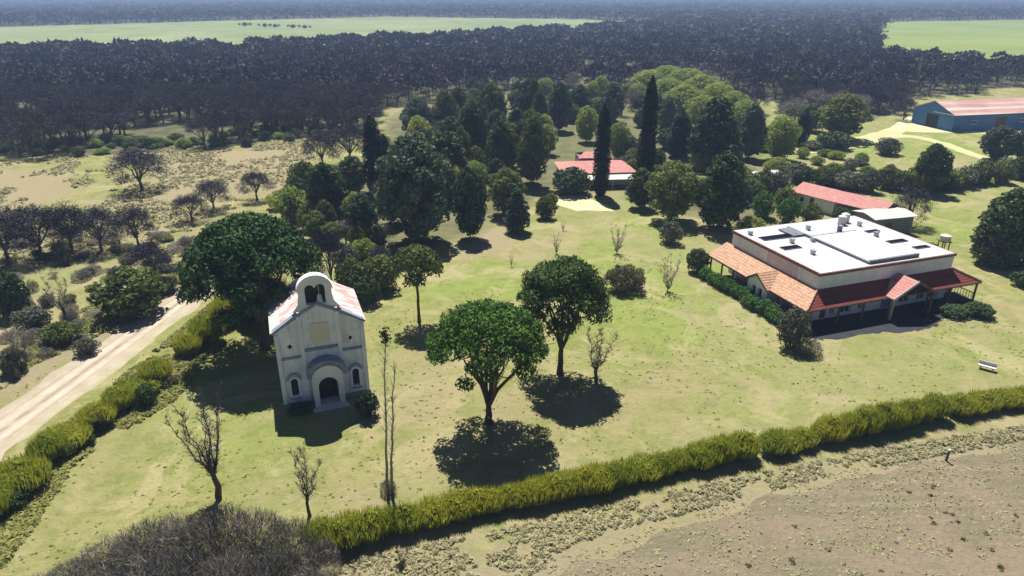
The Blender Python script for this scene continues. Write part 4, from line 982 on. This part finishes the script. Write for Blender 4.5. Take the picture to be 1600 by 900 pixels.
# ------------------------------------------------------------------ trees and shrubs that stand out
UP = 'umbrella_pine'
x, y = at(768, 662); put('pine1', x - .25, y, 11.2, 10.5, UP, 'broad domed green pine in mid lawn, limbs forking low above its round shadow', 'pine tree', rz=.3)
x, y = at(875, 585); put('pine2', x, y, 12.1, 8.7, UP, 'tall olive green pine with a rounded crown, just behind the umbrella pine in the lawn', 'pine tree', rz=1.1)
x, y = at(655, 503); put('pine3', x, y, 9.3, 6.4, UP, 'small pine with a thin bare trunk on the lawn behind the chapel', 'pine tree', rz=2.)
x, y = at(415, 545); put('pine4', x, y, 14.6, 14.2, UP, 'huge dark green pine towering over the road just behind the chapel', 'pine tree', rz=.6)

P('tallbare', 341, 775, 598, 112, 'bare_tree', 'tall leafless tree with many upright limbs on the grass left of the chapel', 'bare tree')
P('smallbare', 484, 806, 690, 74, 'bare_tree', 'small leafless tree in front of the chapel, just above the hedge end', 'bare tree')
P('smallbare', 931, 598, 512, 76, 'bare_tree', 'small leafless tree right of the two big lawn pines, at the edge of their shade', 'bare tree')
# two slender poles of a dead poplar
X, Y = at(607, 772); pl = empty('dead_poplar', (X, Y, 0)); tag(pl, 'thin dead poplar with two pale leafless stems right of the chapel', 'dead tree')
r_ = random.Random(5); sg = []
for (dx, h, lean) in ((0, 13.6, 0.75), (.3, 11.2, .95)):
    q = Vector((dx, 0, 0)); rr = .14
    for i in range(10):
        f = (i + 1) / 10; e = Vector((dx + lean * f ** 1.5 + r_.gauss(0, .04), r_.gauss(0, .05), h * f)); sg.append((tuple(q), tuple(e), rr, rr * .86)); rr *= .86; q = e
link('trunk', segmesh('trunk', sg, 6, MT['paleb']), pl)
tw = []
for i in range(170):
    s = sg[r_.randint(4, 19)]; q = Vector(s[0]).lerp(Vector(s[1]), r_.random()); e = q + Vector((r_.gauss(0, .28), r_.gauss(0, .28), r_.uniform(.3, .9))); tw.append((tuple(q), tuple(e), .02, .008))
link('crown', segmesh('crown', tw, 3, LEAF['twigpale']), pl)
rngp = np.random.default_rng(9); V_, F_ = quads(np.array([.72, 0, 13.5]) + rngp.normal(size=(120, 3)) * np.array([.16, .16, .35]), rngp.normal(size=(120, 3)), .16, .5, rngp)
link('leaf_tuft', npmesh('leaf_tuft', V_, F_, LEAF['dark'], rngp.uniform(0, 1, 120)), pl)
x, y = at(607, 770); r = put('thicketfar', x, y, 1.3, 1.2, 'shrub', 'tiny dark shrub round the foot of the thin dead poplar', 'shrub')

CY = 'cypress_tree'
P('cypress', 938, 306, 163, 25, CY, 'dark slender cypress standing in front of the red roofed house', 'cypress')
P('cypress', 1006, 302, 118, 27, CY, 'tallest dark cypress, right of the red roofed house', 'cypress')
P('cypress', 587, 300, 180, 30, CY, 'dark pointed cypress among the trees left of the big blue green evergreen', 'cypress')
P('cypress', 1060, 245, 172, 34, CY, 'stout dark cypress to the right of the tallest cypress', 'cypress')
P('cypress', 1250, 228, 172, 22, CY, 'thin dark cypress behind the pale willow, near the farm track', 'cypress')
P('conifer', 1562, 412, 292, 112, 'conifer_tree', 'broad dark conifer on the grass at the right edge behind the house', 'conifer')
P('bushdark', 1606, 452, 425, 36, 'shrub', 'dark shrub cut by the right edge of the view below the broad conifer', 'shrub', ground=True)

T_ = 'evergreen_tree'
for a in [
 ('teal', 652, 378, 207, 118, 'massive blue green evergreen in the middle of the grove'),
 ('dark', 735, 372, 262, 56, 'dark evergreen touching the right side of the massive blue green one'),
 ('dark', 700, 300, 205, 70, 'dark evergreen rising behind the massive blue green tree'),
 ('conetree', 808, 362, 292, 50, 'squat dark cone shaped evergreen at the lawn edge of the grove'),
 ('olive', 790, 336, 262, 60, 'olive green tree behind the squat cone shaped evergreen'),
 ('olive', 832, 290, 182, 52, 'tall olive yellow tree left of the red roofed house'),
 ('dark', 782, 285, 186, 54, 'dark narrow tree in the grove, left of the tall olive yellow tree'),
 ('dark', 738, 258, 160, 62, 'dark tree at the back centre of the grove'),
 ('dark', 515, 350, 255, 62, 'dark tree left of the pointed cypress, beside the yellow green shrubs'),
 ('teal', 570, 385, 300, 58, 'grey green tree left of the massive evergreen'),
 ('olive', 610, 350, 270, 50, 'olive tree squeezed between the cypress and the massive evergreen'),
 ('olive', 1048, 345, 252, 84, 'round olive green tree right of the tallest cypress'),
 ('dark', 1000, 325, 262, 46, 'dark bushy tree at the foot of the tallest cypress'),
 ('dark', 1122, 358, 236, 86, 'large near black evergreen behind the left end of the big house'),
 ('dark', 1112, 262, 150, 88, 'large dark domed tree below the row of willows'),
 ('teal', 1168, 248, 162, 52, 'blue green tree right of the large domed tree'),
 ('olive', 1312, 218, 147, 78, 'green broad tree with a clear trunk beside the farm track'),
 ('olive', 1266, 205, 160, 50, 'small green tree left of the broad tree beside the farm track'),
 ('dark', 1448, 302, 225, 54, 'dark upright tree in the shrub row behind the big house'),
 ('teal', 1556, 250, 196, 56, 'mottled dark tree before the barn wall'),
 ('teal', 1600, 252, 198, 52, 'mottled dark tree before the barn, cut by the right edge'),
 ('lime', 916, 222, 165, 36, 'yellow green tree above the red roofed house'),
 ('lime', 850, 228, 178, 34, 'yellow green tree above left of the red roofed house'),
 ('lime', 965, 250, 190, 40, 'light green tree between the two tall cypresses'),
 ('teal', 873, 205, 128, 46, 'blue green tree at the back of the grove above the red roofed house'),
 ('teal', 825, 200, 124, 44, 'blue green tree at the back of the grove, left of its twin'),
 ('dark', 768, 205, 132, 50, 'dark tree at the back of the grove before the forest'),
 ('teal', 955, 190, 128, 42, 'green grey tree behind the dark slender cypress'),
 ('dark', 905, 188, 132, 40, 'dark tree behind the yellow green tree above the red roofed house'),
 ('teal', 1040, 215, 150, 36, 'blue green tree just right of the tallest cypress top'),
 ('dark', 716, 200, 136, 44, 'dark tree at the left back corner of the grove'),
]:
    P(a[0], *a[1:5], T_ if a[0] != 'lime' else 'leafy_tree', a[5], 'tree')
for i, (x, b, t_, wd) in enumerate([(1016, 150, 108, 62), (1042, 152, 102, 70), (1070, 162, 106, 74), (1094, 172, 116, 70), (1118, 186, 128, 66), (1142, 200, 142, 62), (1040, 168, 122, 60), (1068, 184, 132, 64), (1160, 212, 156, 56), (1094, 200, 148, 60)]):
    P('lime', x, b, t_, wd, 'willow_tree', 'round light green willow in the curving row behind the tall cypresses', 'willow', 'willows in the curving row')
P('lime', 1216, 250, 180, 56, 'willow_tree', 'pale green willow alone beside the thin cypress near the farm track', 'willow')

# leafless trees one can tell apart at the left
for a in [
 ('spread', 222, 297, 227, 104, 'dark spreading leafless tree alone in the dry meadow'),
 ('spread', 335, 328, 278, 66, 'grey leafless tree in the meadow right of the lone spreading one'),
 ('spread', 402, 312, 264, 62, 'grey leafless tree at the right end of the dry meadow'),
 ('spread', 14, 412, 322, 120, 'dense leafless tree cut by the left edge below the dry meadow'),
 ('spread', 66, 402, 316, 104, 'leafless tree second from the left edge below the dry meadow'),
 ('spread', 114, 396, 312, 92, 'leafless tree third from the left edge below the dry meadow'),
 ('spread', 160, 392, 318, 84, 'leafless tree at the right end of the dark row below the dry meadow'),
 ('spread', 218, 388, 318, 76, 'blue grey leafless tree between the dark row and the huge pine'),
 ('spread', 243, 448, 372, 78, 'dark crooked leafless tree beside the road above the large round bush'),
 ('spread', 505, 262, 200, 70, 'grey leafless tree at the right end of the forest edge'),
 ('spread', 548, 255, 186, 76, 'grey leafless tree left of the pointed cypress'),
 ('spread', 1420, 352, 288, 66, 'grey brown leafless tree behind the right end of the big house'),
 ('spread', 520, 455, 352, 66, 'grey leafless tree right behind the chapel roof'),
 ('spread', 300, 345, 300, 60, 'dark low leafless tree where the meadow meets the road'),
 ('spread', 655, 262, 196, 54, 'grey leafless tree behind the massive evergreen'),
 ]:
    P(*a[:5], 'bare_tree', a[5], 'bare tree')
P('smallbare', 104, 502, 425, 66, 'bare_tree', 'thin pale leafless tree left of the large round bush by the road', 'bare tree')
P('smallbare', 38, 578, 505, 60, 'bare_tree', 'low pale leafless tree near the left edge, above the road verge', 'bare tree')

# bushes
for a in [
 ('bush', 186, 506, 420, 116, 'large round olive bush on the left side of the dirt road'),
 ('bushdark', 252, 462, 432, 40, 'small dark bush against the large round one, at the roadside'),
 ('bush', 84, 545, 503, 56, 'low green bush left of the road below the thin pale tree'),
 ('bushgrey', 128, 560, 528, 40, 'low grey green bush at the edge of the road verge'),
 ('bushdark', 12, 500, 425, 50, 'dark bush cut by the left edge beside the grass'),
 ('bushgrey', 40, 520, 478, 60, 'grey green bush near the left edge'),
 ('bushgrey', 10, 590, 545, 50, 'grey bush cut by the left edge above the road'),
 ('bushlime', 452, 352, 292, 58, 'bright yellow green bush left of the dark trees'),
 ('bushlime', 432, 330, 298, 40, 'smaller yellow green bush beside the brightest one'),
 ('bushlime', 566, 412, 372, 44, 'yellow green bush right behind the chapel'),
 ('bush', 548, 470, 405, 60, 'olive bush against the back of the chapel'),
 ('bush', 592, 462, 400, 62, 'olive bush behind the right corner of the chapel'),
 ('bushdark', 572, 480, 432, 46, 'dark low bush by the back right corner of the chapel'),
 ('bush', 500, 330, 296, 36, 'small olive bush among the yellow green ones'),
 ('bushlime', 552, 340, 300, 36, 'lime bush left of the olive tree'),
 ('bushbrown', 981, 462, 414, 66, 'clipped round bush with a russet top in the lawn'),
 ('bushdark', 1092, 430, 388, 36, 'dark bush at the back left end of the big house'),
 ('bushgrey', 1050, 385, 346, 42, 'grey green bush in the lawn before the near black evergreen'),
 ('bush', 852, 345, 308, 34, 'brownish green bush beside the yard'),
 ('bushdark', 895, 308, 262, 66, 'spreading dark green bush before the red roofed house'),
 ('bush', 862, 325, 302, 22, 'little bush at the edge of the yard'),
 ('bushdark', 572, 658, 612, 38, 'dark shrub against the right front corner of the chapel'),
 ('bushdark', 465, 652, 630, 36, 'low shrub against the left front corner of the chapel'),
 ('bushgrey', 1243, 552, 482, 54, 'loose grey green shrub at the front left corner of the big house'),
 ('bushdark', 1500, 500, 476, 46, 'low dark shrub in front of the right half of the big house'),
 ('bushdark', 1538, 500, 472, 46, 'low dark shrub beside the right corner post of the big house'),
 ('bushbright', 1196, 345, 300, 40, 'bright green bush behind the big house, near the grey hut'),
 ('bushbright', 1235, 352, 308, 38, 'bright green bush before the salmon roof'),
 ('bush', 1270, 352, 318, 36, 'olive bush hiding the wall below the salmon roof'),
 ('bushdark', 1320, 350, 324, 30, 'dark green bush between the two salmon roofs and the white roof'),
 ('bushlime', 1180, 372, 338, 50, 'pale yellow bush at the back left corner of the white roof'),
 ('bushdark', 1310, 236, 205, 60, 'dark low bush under the broad tree by the track'),
 ('bushgrey', 1395, 245, 215, 46, 'grey green bush at the bend of the farm track'),
 ('bushdark', 1455, 418, 380, 34, 'dark bush by the white tank'),
 ]:
    P(a[0], a[1], a[2], a[3], a[4], 'bush' if 'bush' in a[5] else 'shrub', a[5], 'bush' if 'bush' in a[5] else 'shrub', ground=True)
for i, (x, b, t_, wd, lb) in enumerate([(966, 402, 350, 44, 'small leafless shrub of upright stems in the upper lawn'), (1047, 462, 396, 46, 'thin leafless shrub right of the clipped round bush'), (870, 400, 362, 26, 'thin leafless sapling behind the olive green lawn pine'),
                              (799, 418, 393, 12, 'tiny sapling alone in the upper lawn'), (880, 362, 344, 12, 'tiny sapling near the yard'), (1270, 560, 525, 40, 'low sprawling shrub before the front left corner of the big house'), (1218, 500, 470, 40, 'leafless shrub at the end of the bright green hedge'),
                              (1262, 690, 672, 14, 'tiny dark weed tuft in the lower lawn')]):
    P('sapling' if 'upright' in lb or 'thin' in lb or 'tiny sap' in lb else 'thicketfar', x, b, t_, wd, 'shrub', lb, 'shrub', ground=True)

# bright hedge along the left side of the big house
for i in range(11):
    f = i / 10; x, y = at(1104 + (1216 - 1104) * f, 432 + (500 - 432) * f + 4)
    put('bushbright', x + rnd.uniform(-.2, .2), y, rnd.uniform(1.3, 1.8), rnd.uniform(1.9, 2.5), 'hedge_shrub', 'bright green shrub of the low hedge along the left side of the big house', 'hedge shrub', 'shrubs of the low hedge beside the big house')
# grey green shrub row behind the house
for i in range(20):
    f = i / 19; x = 1225 + (1610 - 1225) * f; b = 285 + 22 * math.sin(f * 3) + (-8) * f + rnd.uniform(-4, 4)
    P(rnd.choice(['bush', 'bushgrey', 'bush', 'bushdark', 'bushgrey']), x + rnd.uniform(-5, 5), b, b - rnd.uniform(26, 42), rnd.uniform(34, 50), 'bush', 'rounded bush in the long row between the big house and the farm track', 'bush', 'bushes in the row behind the big house', ground=True)
for i in range(16):
    x = rnd.uniform(1180, 1420); b = rnd.uniform(228, 280)
    P(rnd.choice(['bushgrey', 'bush', 'bushlime']), x, b, b - rnd.uniform(10, 20), rnd.uniform(18, 34), 'bush', 'small rounded bush in the grass between the farm track and the bush row', 'bush', 'small bushes near the farm track', ground=True)

# boundary hedge beside the field
hp = [Vector((*at(*q), 0)) for q in [(505, 852), (560, 846), (640, 826), (740, 800), (850, 782), (950, 760), (1050, 734), (1120, 722), (1230, 700), (1330, 680), (1420, 662), (1500, 645), (1600, 628), (1700, 610)]]
acc = 0; seglen = [(b - a).length for a, b in zip(hp, hp[1:])]; tot = sum(seglen); d = 0
def along(pts, d):
    for a, b in zip(pts, pts[1:]):
        l = (b - a).length
        if d <= l: return a.lerp(b, d / l)
        d -= l
    return pts[-1]
while d < tot:
    q = along(hp, d); near = d < 9; hx = q.x
    put('hedge', q.x + rnd.uniform(-.12, .12), q.y + rnd.uniform(-.15, .15), (1.35 + 1.1 * float(vnoise(d, 3., 6.5, 8))) * rnd.uniform(.88, 1.12), rnd.uniform(1.8, 2.7), 'hedge_shrub', 'yellow green shrub of the long boundary hedge beside the ploughed field', 'hedge shrub', 'shrubs of the long boundary hedge')
    d += rnd.uniform(1.0, 1.9) if rnd.random() > .2 else rnd.uniform(2.4, 3.1)
# roadside hedge
rp = [Vector((*at(*q), 0)) for q in [(-60, 850), (20, 790), (60, 745), (120, 690), (165, 660), (215, 625), (255, 590)]]
tot = sum((b - a).length for a, b in zip(rp, rp[1:])); d = 0
while d < tot:
    q = along(rp, d)
    put('roadhedge', q.x + rnd.uniform(-.5, .3), q.y + rnd.uniform(-.5, .5), rnd.uniform(1.3, 2.4), rnd.uniform(2.4, 4.0), 'roadside_shrub', 'yellow green shrub in the ragged hedge between the dirt road and the chapel grass', 'roadside shrub', 'shrubs along the dirt road')
    if rnd.random() < .3: put(rnd.choice(['bushbrown', 'bushgrey', 'bushdark']), q.x + rnd.uniform(.4, 1.4), q.y + rnd.uniform(-1, 1), rnd.uniform(.7, 1.2), rnd.uniform(1.2, 2.2), 'roadside_shrub', 'low dull shrub in a gap on the chapel side of the roadside hedge', 'roadside shrub', 'low dull shrubs beside the roadside hedge')
    d += rnd.uniform(1.8, 4.2)
for x, b, t_, wd, k in [(320, 545, 492, 52, 'roadhedge'), (346, 515, 465, 40, 'roadhedge'), (290, 560, 520, 40, 'roadhedge'), (225, 640, 600, 34, 'bushdark'), (150, 678, 645, 34, 'bushdark'), (20, 800, 765, 40, 'bushdark'), (100, 720, 690, 30, 'bush')]:
    P(k, x, b, t_, wd, 'roadside_shrub', 'yellow green shrub in the ragged hedge between the dirt road and the chapel grass' if k == 'roadhedge' else 'dark low shrub growing through the ragged roadside hedge', 'roadside shrub', 'shrubs along the dirt road' if k == 'roadhedge' else 'dark shrubs in the roadside hedge', ground=True)
# grey thicket at the bottom
for i, (x, b, wd, h) in enumerate([(60, 945, 100, 1.6), (120, 925, 110, 2.0), (180, 900, 120, 2.6), (235, 880, 120, 3.0), (290, 868, 120, 3.1), (345, 865, 120, 3.3), (400, 865, 110, 3.2), (455, 872, 100, 2.8), (495, 890, 80, 2.2), (150, 960, 120, 2.4), (220, 945, 130, 3.0), (290, 930, 130, 3.2), (360, 935, 130, 3.3), (430, 935, 120, 3.0), (480, 950, 100, 2.6), (250, 1000, 130, 3.), (350, 1000, 130, 3.), (440, 1000, 130, 2.8)]):
    P('thicket', x, b, 0, wd, 'thicket_shrub', 'leafless grey shrub in the tangled thicket at the bottom left', 'bare shrub', 'leafless shrubs of the bottom left thicket', H=h)

# filler trees of the grove
gp = [(600, 250), (700, 190), (860, 175), (860, 250), (850, 300), (770, 330), (740, 350), (600, 330)]
for i in range(48):
    while True:
        x, b = rnd.uniform(590, 860), rnd.uniform(185, 330)
        if bool(in_poly(np.array([x]), np.array([b]), gp)[0]): break
    k = rnd.choice(['dark', 'olive', 'teal', 'olive', 'greybare', 'lime', 'olive'])
    P(k, x, b, b - rnd.uniform(38, 84), rnd.uniform(26, 52), 'grove_tree', 'tree filling the dense grove between the forest and the lawn', 'tree', 'trees filling the grove')
for i in range(34):
    x, b = rnd.uniform(985, 1240), rnd.uniform(215, 330)
    k = rnd.choice(['bush', 'bushgrey', 'bushdark', 'bushlime', 'bush'])
    P(k, x, b, b - rnd.uniform(22, 40), rnd.uniform(30, 46), 'bush', 'bush crowding under the evergreens behind the big house', 'bush', 'bushes under the evergreens', ground=True)
for i in range(44):
    x, b = rnd.uniform(600 if i % 3 == 0 else 690, 1010), rnd.uniform(145, 200)
    if x < 700 and b > 172: continue
    P(rnd.choice(['olive', 'teal', 'dark', 'olive', 'lime', 'greybare']), x, b, b - rnd.uniform(22, 40), rnd.uniform(24, 38), 'grove_tree', 'small tree on the ground between the grove and the forest', 'tree', 'small trees before the forest')
for i in range(22):
    x, b = rnd.uniform(1120, 1430), rnd.uniform(165, 200)
    P(rnd.choice(['spread', 'spread', 'greybare']), x, b, b - rnd.uniform(34, 46), rnd.uniform(40, 60), 'bare_tree', 'leafless tree at the near edge of the forest left of the barn', 'bare tree', 'leafless trees left of the barn')

for i in range(26):
    x = rnd.uniform(455, 605); b = rnd.uniform(300, 440)
    if x < 500 and b > 380: continue
    k = rnd.choice(['greybare', 'bush', 'dark', 'bushgrey', 'olive', 'spread'])
    P(k, x, b, b - rnd.uniform(34, 60), rnd.uniform(34, 54), {'greybare': 'bare_tree', 'spread': 'bare_tree', 'dark': T_, 'olive': T_}.get(k, 'bush'), {'greybare': 'pale leafless tree in the belt of trees behind the chapel', 'spread': 'dark leafless tree in the belt of trees behind the chapel', 'dark': 'dark evergreen in the belt of trees behind the chapel', 'olive': 'olive green tree in the belt of trees behind the chapel'}.get(k, 'bush in the belt of trees behind the chapel'), 'tree', 'belt of trees behind the chapel')
for i in range(7):
    x = 355 + i * 14; b = rnd.uniform(478, 515)
    P('dark' if i % 2 else 'spread', x, b, b - rnd.uniform(70, 100), rnd.uniform(50, 66), 'understory_tree', 'dark tree crowded under the huge pine behind the chapel', 'tree', 'dark trees under the huge pine')
# green understory along the forest edge
for i in range(60):
    x = rnd.uniform(-10, 520); b = float(np.interp(x, ex, ey)) + rnd.uniform(-16, 6)
    P(rnd.choice(['bush', 'bush', 'bushdark', 'bushgrey', 'bushlime']), x, b, b - rnd.uniform(8, 18), rnd.uniform(14, 28), 'bush', 'green bush at the foot of the leafless forest edge behind the dry meadow', 'bush', 'bushes along the forest edge', ground=True)
# low scrub on the left
for i in range(95):
    x = rnd.uniform(0, 300); b = rnd.uniform(370, 480)
    if x > 230 and b > 430: continue
    P(rnd.choice(['bush', 'bushgrey', 'thicketfar', 'thicketfar', 'greybare']), x, b, b - rnd.uniform(10, 24), rnd.uniform(16, 34), 'bush', 'low bush in the rough scrub left of the dirt road', 'bush', 'low bushes left of the road', ground=True)
for i in range(46):
    x = rnd.uniform(0, 150); b = rnd.uniform(480, 600)
    if b > 575 - (x - 60) * .62: continue
    P(rnd.choice(['thicketfar', 'bushgrey', 'thicketfar', 'thicketfar']), x, b, b - rnd.uniform(10, 24), rnd.uniform(18, 36), 'bush', 'low tangled bush on the slope left of the road verge', 'bush', 'low tangled bushes near the left edge', ground=True)

# ------------------------------------------------------------------ the leafless forest
pts = []
sp = 5.6; yy = 130.
while yy < 3000:
    spc = sp * (1 + max(0, yy - 250) / 420); half = yy * .84 + 60; m = int(2 * half / spc)
    xx = -half + (np.arange(m) + RNG.uniform(-.42, .42, m)) * spc; yv = yy + RNG.uniform(-.42, .42, m) * spc
    k = forest_mask(xx, yv) & (vnoise(xx, yv, 16, 77) > .20)
    pts += [(a, b_, spc / sp) for a, b_ in zip(xx[k], yv[k])]; yy += spc * .86
pts = np.array(pts); pxs, pys = px_np(pts[:, 0], pts[:, 1])
vis = (pxs > -40) & (pxs < 1640); order = np.argsort(-pys + (~vis) * 1e4)
ind = order[:290]; rest = order[290:]
for i in ind:
    X, Y, s_ = pts[i]; put('forest', X, Y, rnd.uniform(6.2, 9.2), rnd.uniform(7, 9.8), 'forest_tree', 'leafless grey tree in the near rows of the dark forest', 'forest tree', 'near trees of the dark forest')
# the rest reads as one mass
def far_forest(P_):
    Vs = []; Fs = []; To = []; off = 0; base = []
    for sd_, n_ in ((1, 150), (2, 150), (3, 150), (4, 150)):
        rng = np.random.default_rng(200 + sd_); Ls = dome(rng, 4.2, 4.4, 7.8, 12, 1.5); C = []; D = []
        for (cx, cy, cz, rx, ry, rz) in Ls:
            k = n_ // 12; d = unit(rng.normal(size=(k, 3))); d[:, 2] = np.abs(d[:, 2]) * .9 - .25; C.append(np.array([cx, cy, cz]) + d * rng.uniform(.5, 1., (k, 1)) * np.array([rx, ry, rz])); D.append(d)
        C = np.concatenate(C); D = unit(np.concatenate(D)); V, F = quads(C, D, .62, .9, rng, 2.4)
        tr, tf = quads(np.array([[0, 0, 2.4], [.8, 0, 3.4], [-.8, .4, 3.2]]), np.array([[0, -1, 0.], [0, -1, 0], [0, -1, 0]]), .5, .1, rng, 8.)
        tr = np.array([[-.2, 0, 0], [.2, 0, 0], [.12, 0, 4.6], [-.12, 0, 4.6], [-.1, 0, 2], [.1, 0, 2], [2., .4, 4.9], [1.8, .4, 5.0], [-.1, 0, 2], [.1, 0, 2], [-1.7, -.4, 5.0], [-1.9, -.4, 4.9]])
        V = np.concatenate([V, tr]); F = np.arange(len(V)).reshape(-1, 4); base.append((V, F, rng.uniform(0, 1, len(F))))
    sel = RNG.integers(0, 4, len(P_)); ang = RNG.uniform(0, 6.28, len(P_)); sc = RNG.uniform(.6, 1.3, len(P_)); sz = RNG.uniform(.6, 1.35, len(P_)); tn = RNG.uniform(-.6, .5, len(P_))
    for b_ in range(4):
        V, F, T = base[b_]
        for lo, hi in ((0, 420), (420, 1e9)):
            k = (sel == b_) & (P_[:, 1] >= lo) & (P_[:, 1] < hi); Q = P_[k]; n = len(Q)
            if not n: continue
            VV, TT = V, T
            if lo > 0:
                q_ = np.arange(0, len(F), 3); q_ = np.concatenate([q_, [len(F) - 3]]); W_ = V.reshape(-1, 4, 3)[q_]; m_ = W_.mean(1, keepdims=True); W_ = m_ + (W_ - m_) * 1.7; VV = W_.reshape(-1, 3); TT = T[q_]
            FF = np.arange(len(VV)).reshape(-1, 4)
            ca, sa = np.cos(ang[k])[:, None], np.sin(ang[k])[:, None]; s2 = (sc[k] * Q[:, 2])[:, None]
            x_ = (VV[None, :, 0] * ca - VV[None, :, 1] * sa) * s2 + Q[:, :1]; y_ = (VV[None, :, 0] * sa + VV[None, :, 1] * ca) * s2 + Q[:, 1:2]
            z_ = VV[None, :, 2] * (sz[k] * (1 + (Q[:, 2] - 1) * .12))[:, None]
            Vs.append(np.stack([x_, y_, z_], 2).reshape(-1, 3)); Fs.append((FF[None] + (np.arange(n) * len(VV))[:, None, None]).reshape(-1, 4) + off); off += n * len(VV)
            To.append(np.clip(TT[None] + tn[k][:, None], 0, 1).reshape(-1))
    return npmesh('forest', np.concatenate(Vs), np.concatenate(Fs), LEAF['forest'], np.concatenate(To))
fo = link('forest', far_forest(pts[rest])); tag(fo, 'dark leafless forest stretching away to the hazy horizon', 'forest', kind='stuff')
print('FOREST', len(pts), len(fo.data.polygons))
# small dark trees in a line across the far pasture
for i in range(15):
    x = 376 + i * 7.6 + rnd.uniform(-2, 2); b = 40.5 + i * .28
    if i in (3, 9): continue
    P('dark' if i % 2 else 'spread', x, b, b - rnd.uniform(4, 6), rnd.uniform(6, 9), 'pasture_tree', 'small dark tree in the line across the far pale pasture', 'tree', 'trees in the line across the far pasture')

# ------------------------------------------------------------------ ground cover
def scatter(name, n, poly_px, size, leaf, label, cat, reject=None, blades=5, up=1., dens_noise=None, spread=.35, wid=.05):
    Pn = np.array(world(poly_px)); lo = Pn.min(0); hi = Pn.max(0); X = RNG.uniform(lo[0], hi[0], n * 4); Y = RNG.uniform(lo[1], hi[1], n * 4)
    k = in_poly(X, Y, [tuple(q) for q in Pn])
    if dens_noise is not None: k &= fbm(X, Y, dens_noise[0], 91) > dens_noise[1]
    if reject is not None: k &= ~reject(X, Y)
    X, Y = X[k][:n], Y[k][:n]; m = len(X); S_ = size * RNG.uniform(.5, 1.5, m)
    C = np.repeat(np.stack([X, Y, np.zeros(m)], 1), blades, 0); s = np.repeat(S_, blades)[:, None]; q = len(C)
    d = unit(RNG.normal(size=(q, 3))); d[:, 2] = np.abs(d[:, 2]) * 1.2 + .1; d = unit(d)
    pos = C + d * s * np.array([1, 1, up]) * RNG.uniform(.45, 1., (q, 1))
    V, _ = quads(pos, d + np.array([0, 0, .5]), 1., .45, RNG, 2.4, up=.7)
    V = np.repeat(pos, 4, 0) + (V - np.repeat(pos, 4, 0)) * np.repeat(s, 4, 0) * wid; V[:, 2] = np.maximum(V[:, 2], .012)
    T = np.clip(np.repeat(RNG.uniform(0, .6, m), blades) + RNG.uniform(0, .4, q), 0, 1)
    o = link(name, npmesh(name, V, np.arange(4 * q).reshape(q, 4), LEAF[leaf], T)); tag(o, label, cat, kind='stuff')
def rejbuild(X, Y):
    r = in_poly(X, Y, [hl(u, v) for u, v in [(-3, -6), (23.5, -6), (23.5, 16), (-3, 16)]])
    c2, s2 = math.cos(math.radians(20)), math.sin(math.radians(20)); cl = lambda u, v: (CH0[0] + u * c2 - v * s2, CH0[1] + u * s2 + v * c2)
    r |= in_poly(X, Y, [cl(u, v) for u, v in [(-.1, -1.7), (8, -1.7), (8, 8), (-.1, 8)]])
    r |= in_poly(X, Y, world([(-300, 960), (0, 725), (150, 612), (345, 460), (350, 400), (290, 430), (60, 600), (-20, 650), (-300, 850)]))
    return r
scatter('tussock_grass', 5200, [(500, 905), (560, 872), (740, 836), (1050, 768), (1330, 710), (1700, 646), (1700, 672), (1330, 735), (1150, 778), (900, 848), (740, 960), (500, 960)], .21, 'tuft', 'coarse dry tussocks along the foot of the boundary hedge', 'grass', blades=26, up=.85, dens_noise=(2.6, .36), wid=.42)
scatter('weed_tufts', 45, [(800, 960), (1150, 830), (1330, 780), (1700, 700), (1700, 1000)], .20, 'brown', 'scattered weeds on the ploughed soil', 'weeds', blades=16, up=.6, dens_noise=(6., .5), wid=.45)
scatter('soil_clods', 4200, [(640, 960), (860, 872), (1110, 795), (1310, 735), (1600, 676), (1750, 645), (1800, 1000), (600, 1000)], .09, 'tuft', 'crumbled clods and stubble over the ploughed strip', 'stubble', blades=5, up=.6, dens_noise=(1.6, .46), wid=.9)
scatter('rough_grass', 2600, [(-200, 900), (-100, 640), (330, 470), (420, 560), (600, 480), (1000, 400), (1650, 520), (1700, 600), (700, 800), (480, 860), (300, 960), (-200, 1000)], .13, 'grass', 'rough grass tufts over the lawn', 'grass', rejbuild, blades=6, up=.3, dens_noise=(3.5, .45), wid=.6)
scatter('verge_grass', 5000, [(-100, 700), (-60, 640), (120, 545), (300, 430), (300, 400), (100, 500), (-100, 600)], .25, 'grass', 'tangled grass on the left verge of the dirt road', 'grass', rejbuild, blades=10, up=.8, dens_noise=(4., .48), wid=.6)
scatter('verge_grass', 6000, [(-100, 900), (-60, 800), (120, 650), (360, 450), (370, 480), (280, 620), (120, 720), (40, 840), (-60, 960)], .25, 'grass', 'tangled grass under the ragged roadside hedge', 'grass', rejbuild, blades=10, up=.9, dens_noise=(4., .40), wid=.6)
scatter('meadow_tufts', 3500, [(-100, 330), (-50, 255), (480, 215), (490, 300), (300, 400), (-100, 420)], .4, 'tuft', 'dry tufts across the brown meadow', 'grass', blades=8, up=.6, dens_noise=(9., .5), wid=.7)

# ------------------------------------------------------------------ haze
HAZE = 0.00038
if HAZE > 0:
    hb = MB().box(-5000, 5000, -200, 9000, -1.2, 37.5).mesh('haze', bpy.data.materials.new('haze_air'))
    hm = hb.materials[0]; hm.use_nodes = True; t = hm.node_tree; t.nodes.remove(t.nodes['Principled BSDF'])
    pv = N(t, 'ShaderNodeVolumePrincipled'); pv.inputs['Color'].default_value = (.45, .62, .95, 1); pv.inputs['Density'].default_value = HAZE; pv.inputs['Anisotropy'].default_value = 0.1
    t.links.new(pv.outputs[0], t.nodes['Material Output'].inputs['Volume'])
    tag(link('haze', hb), kind='stuff')
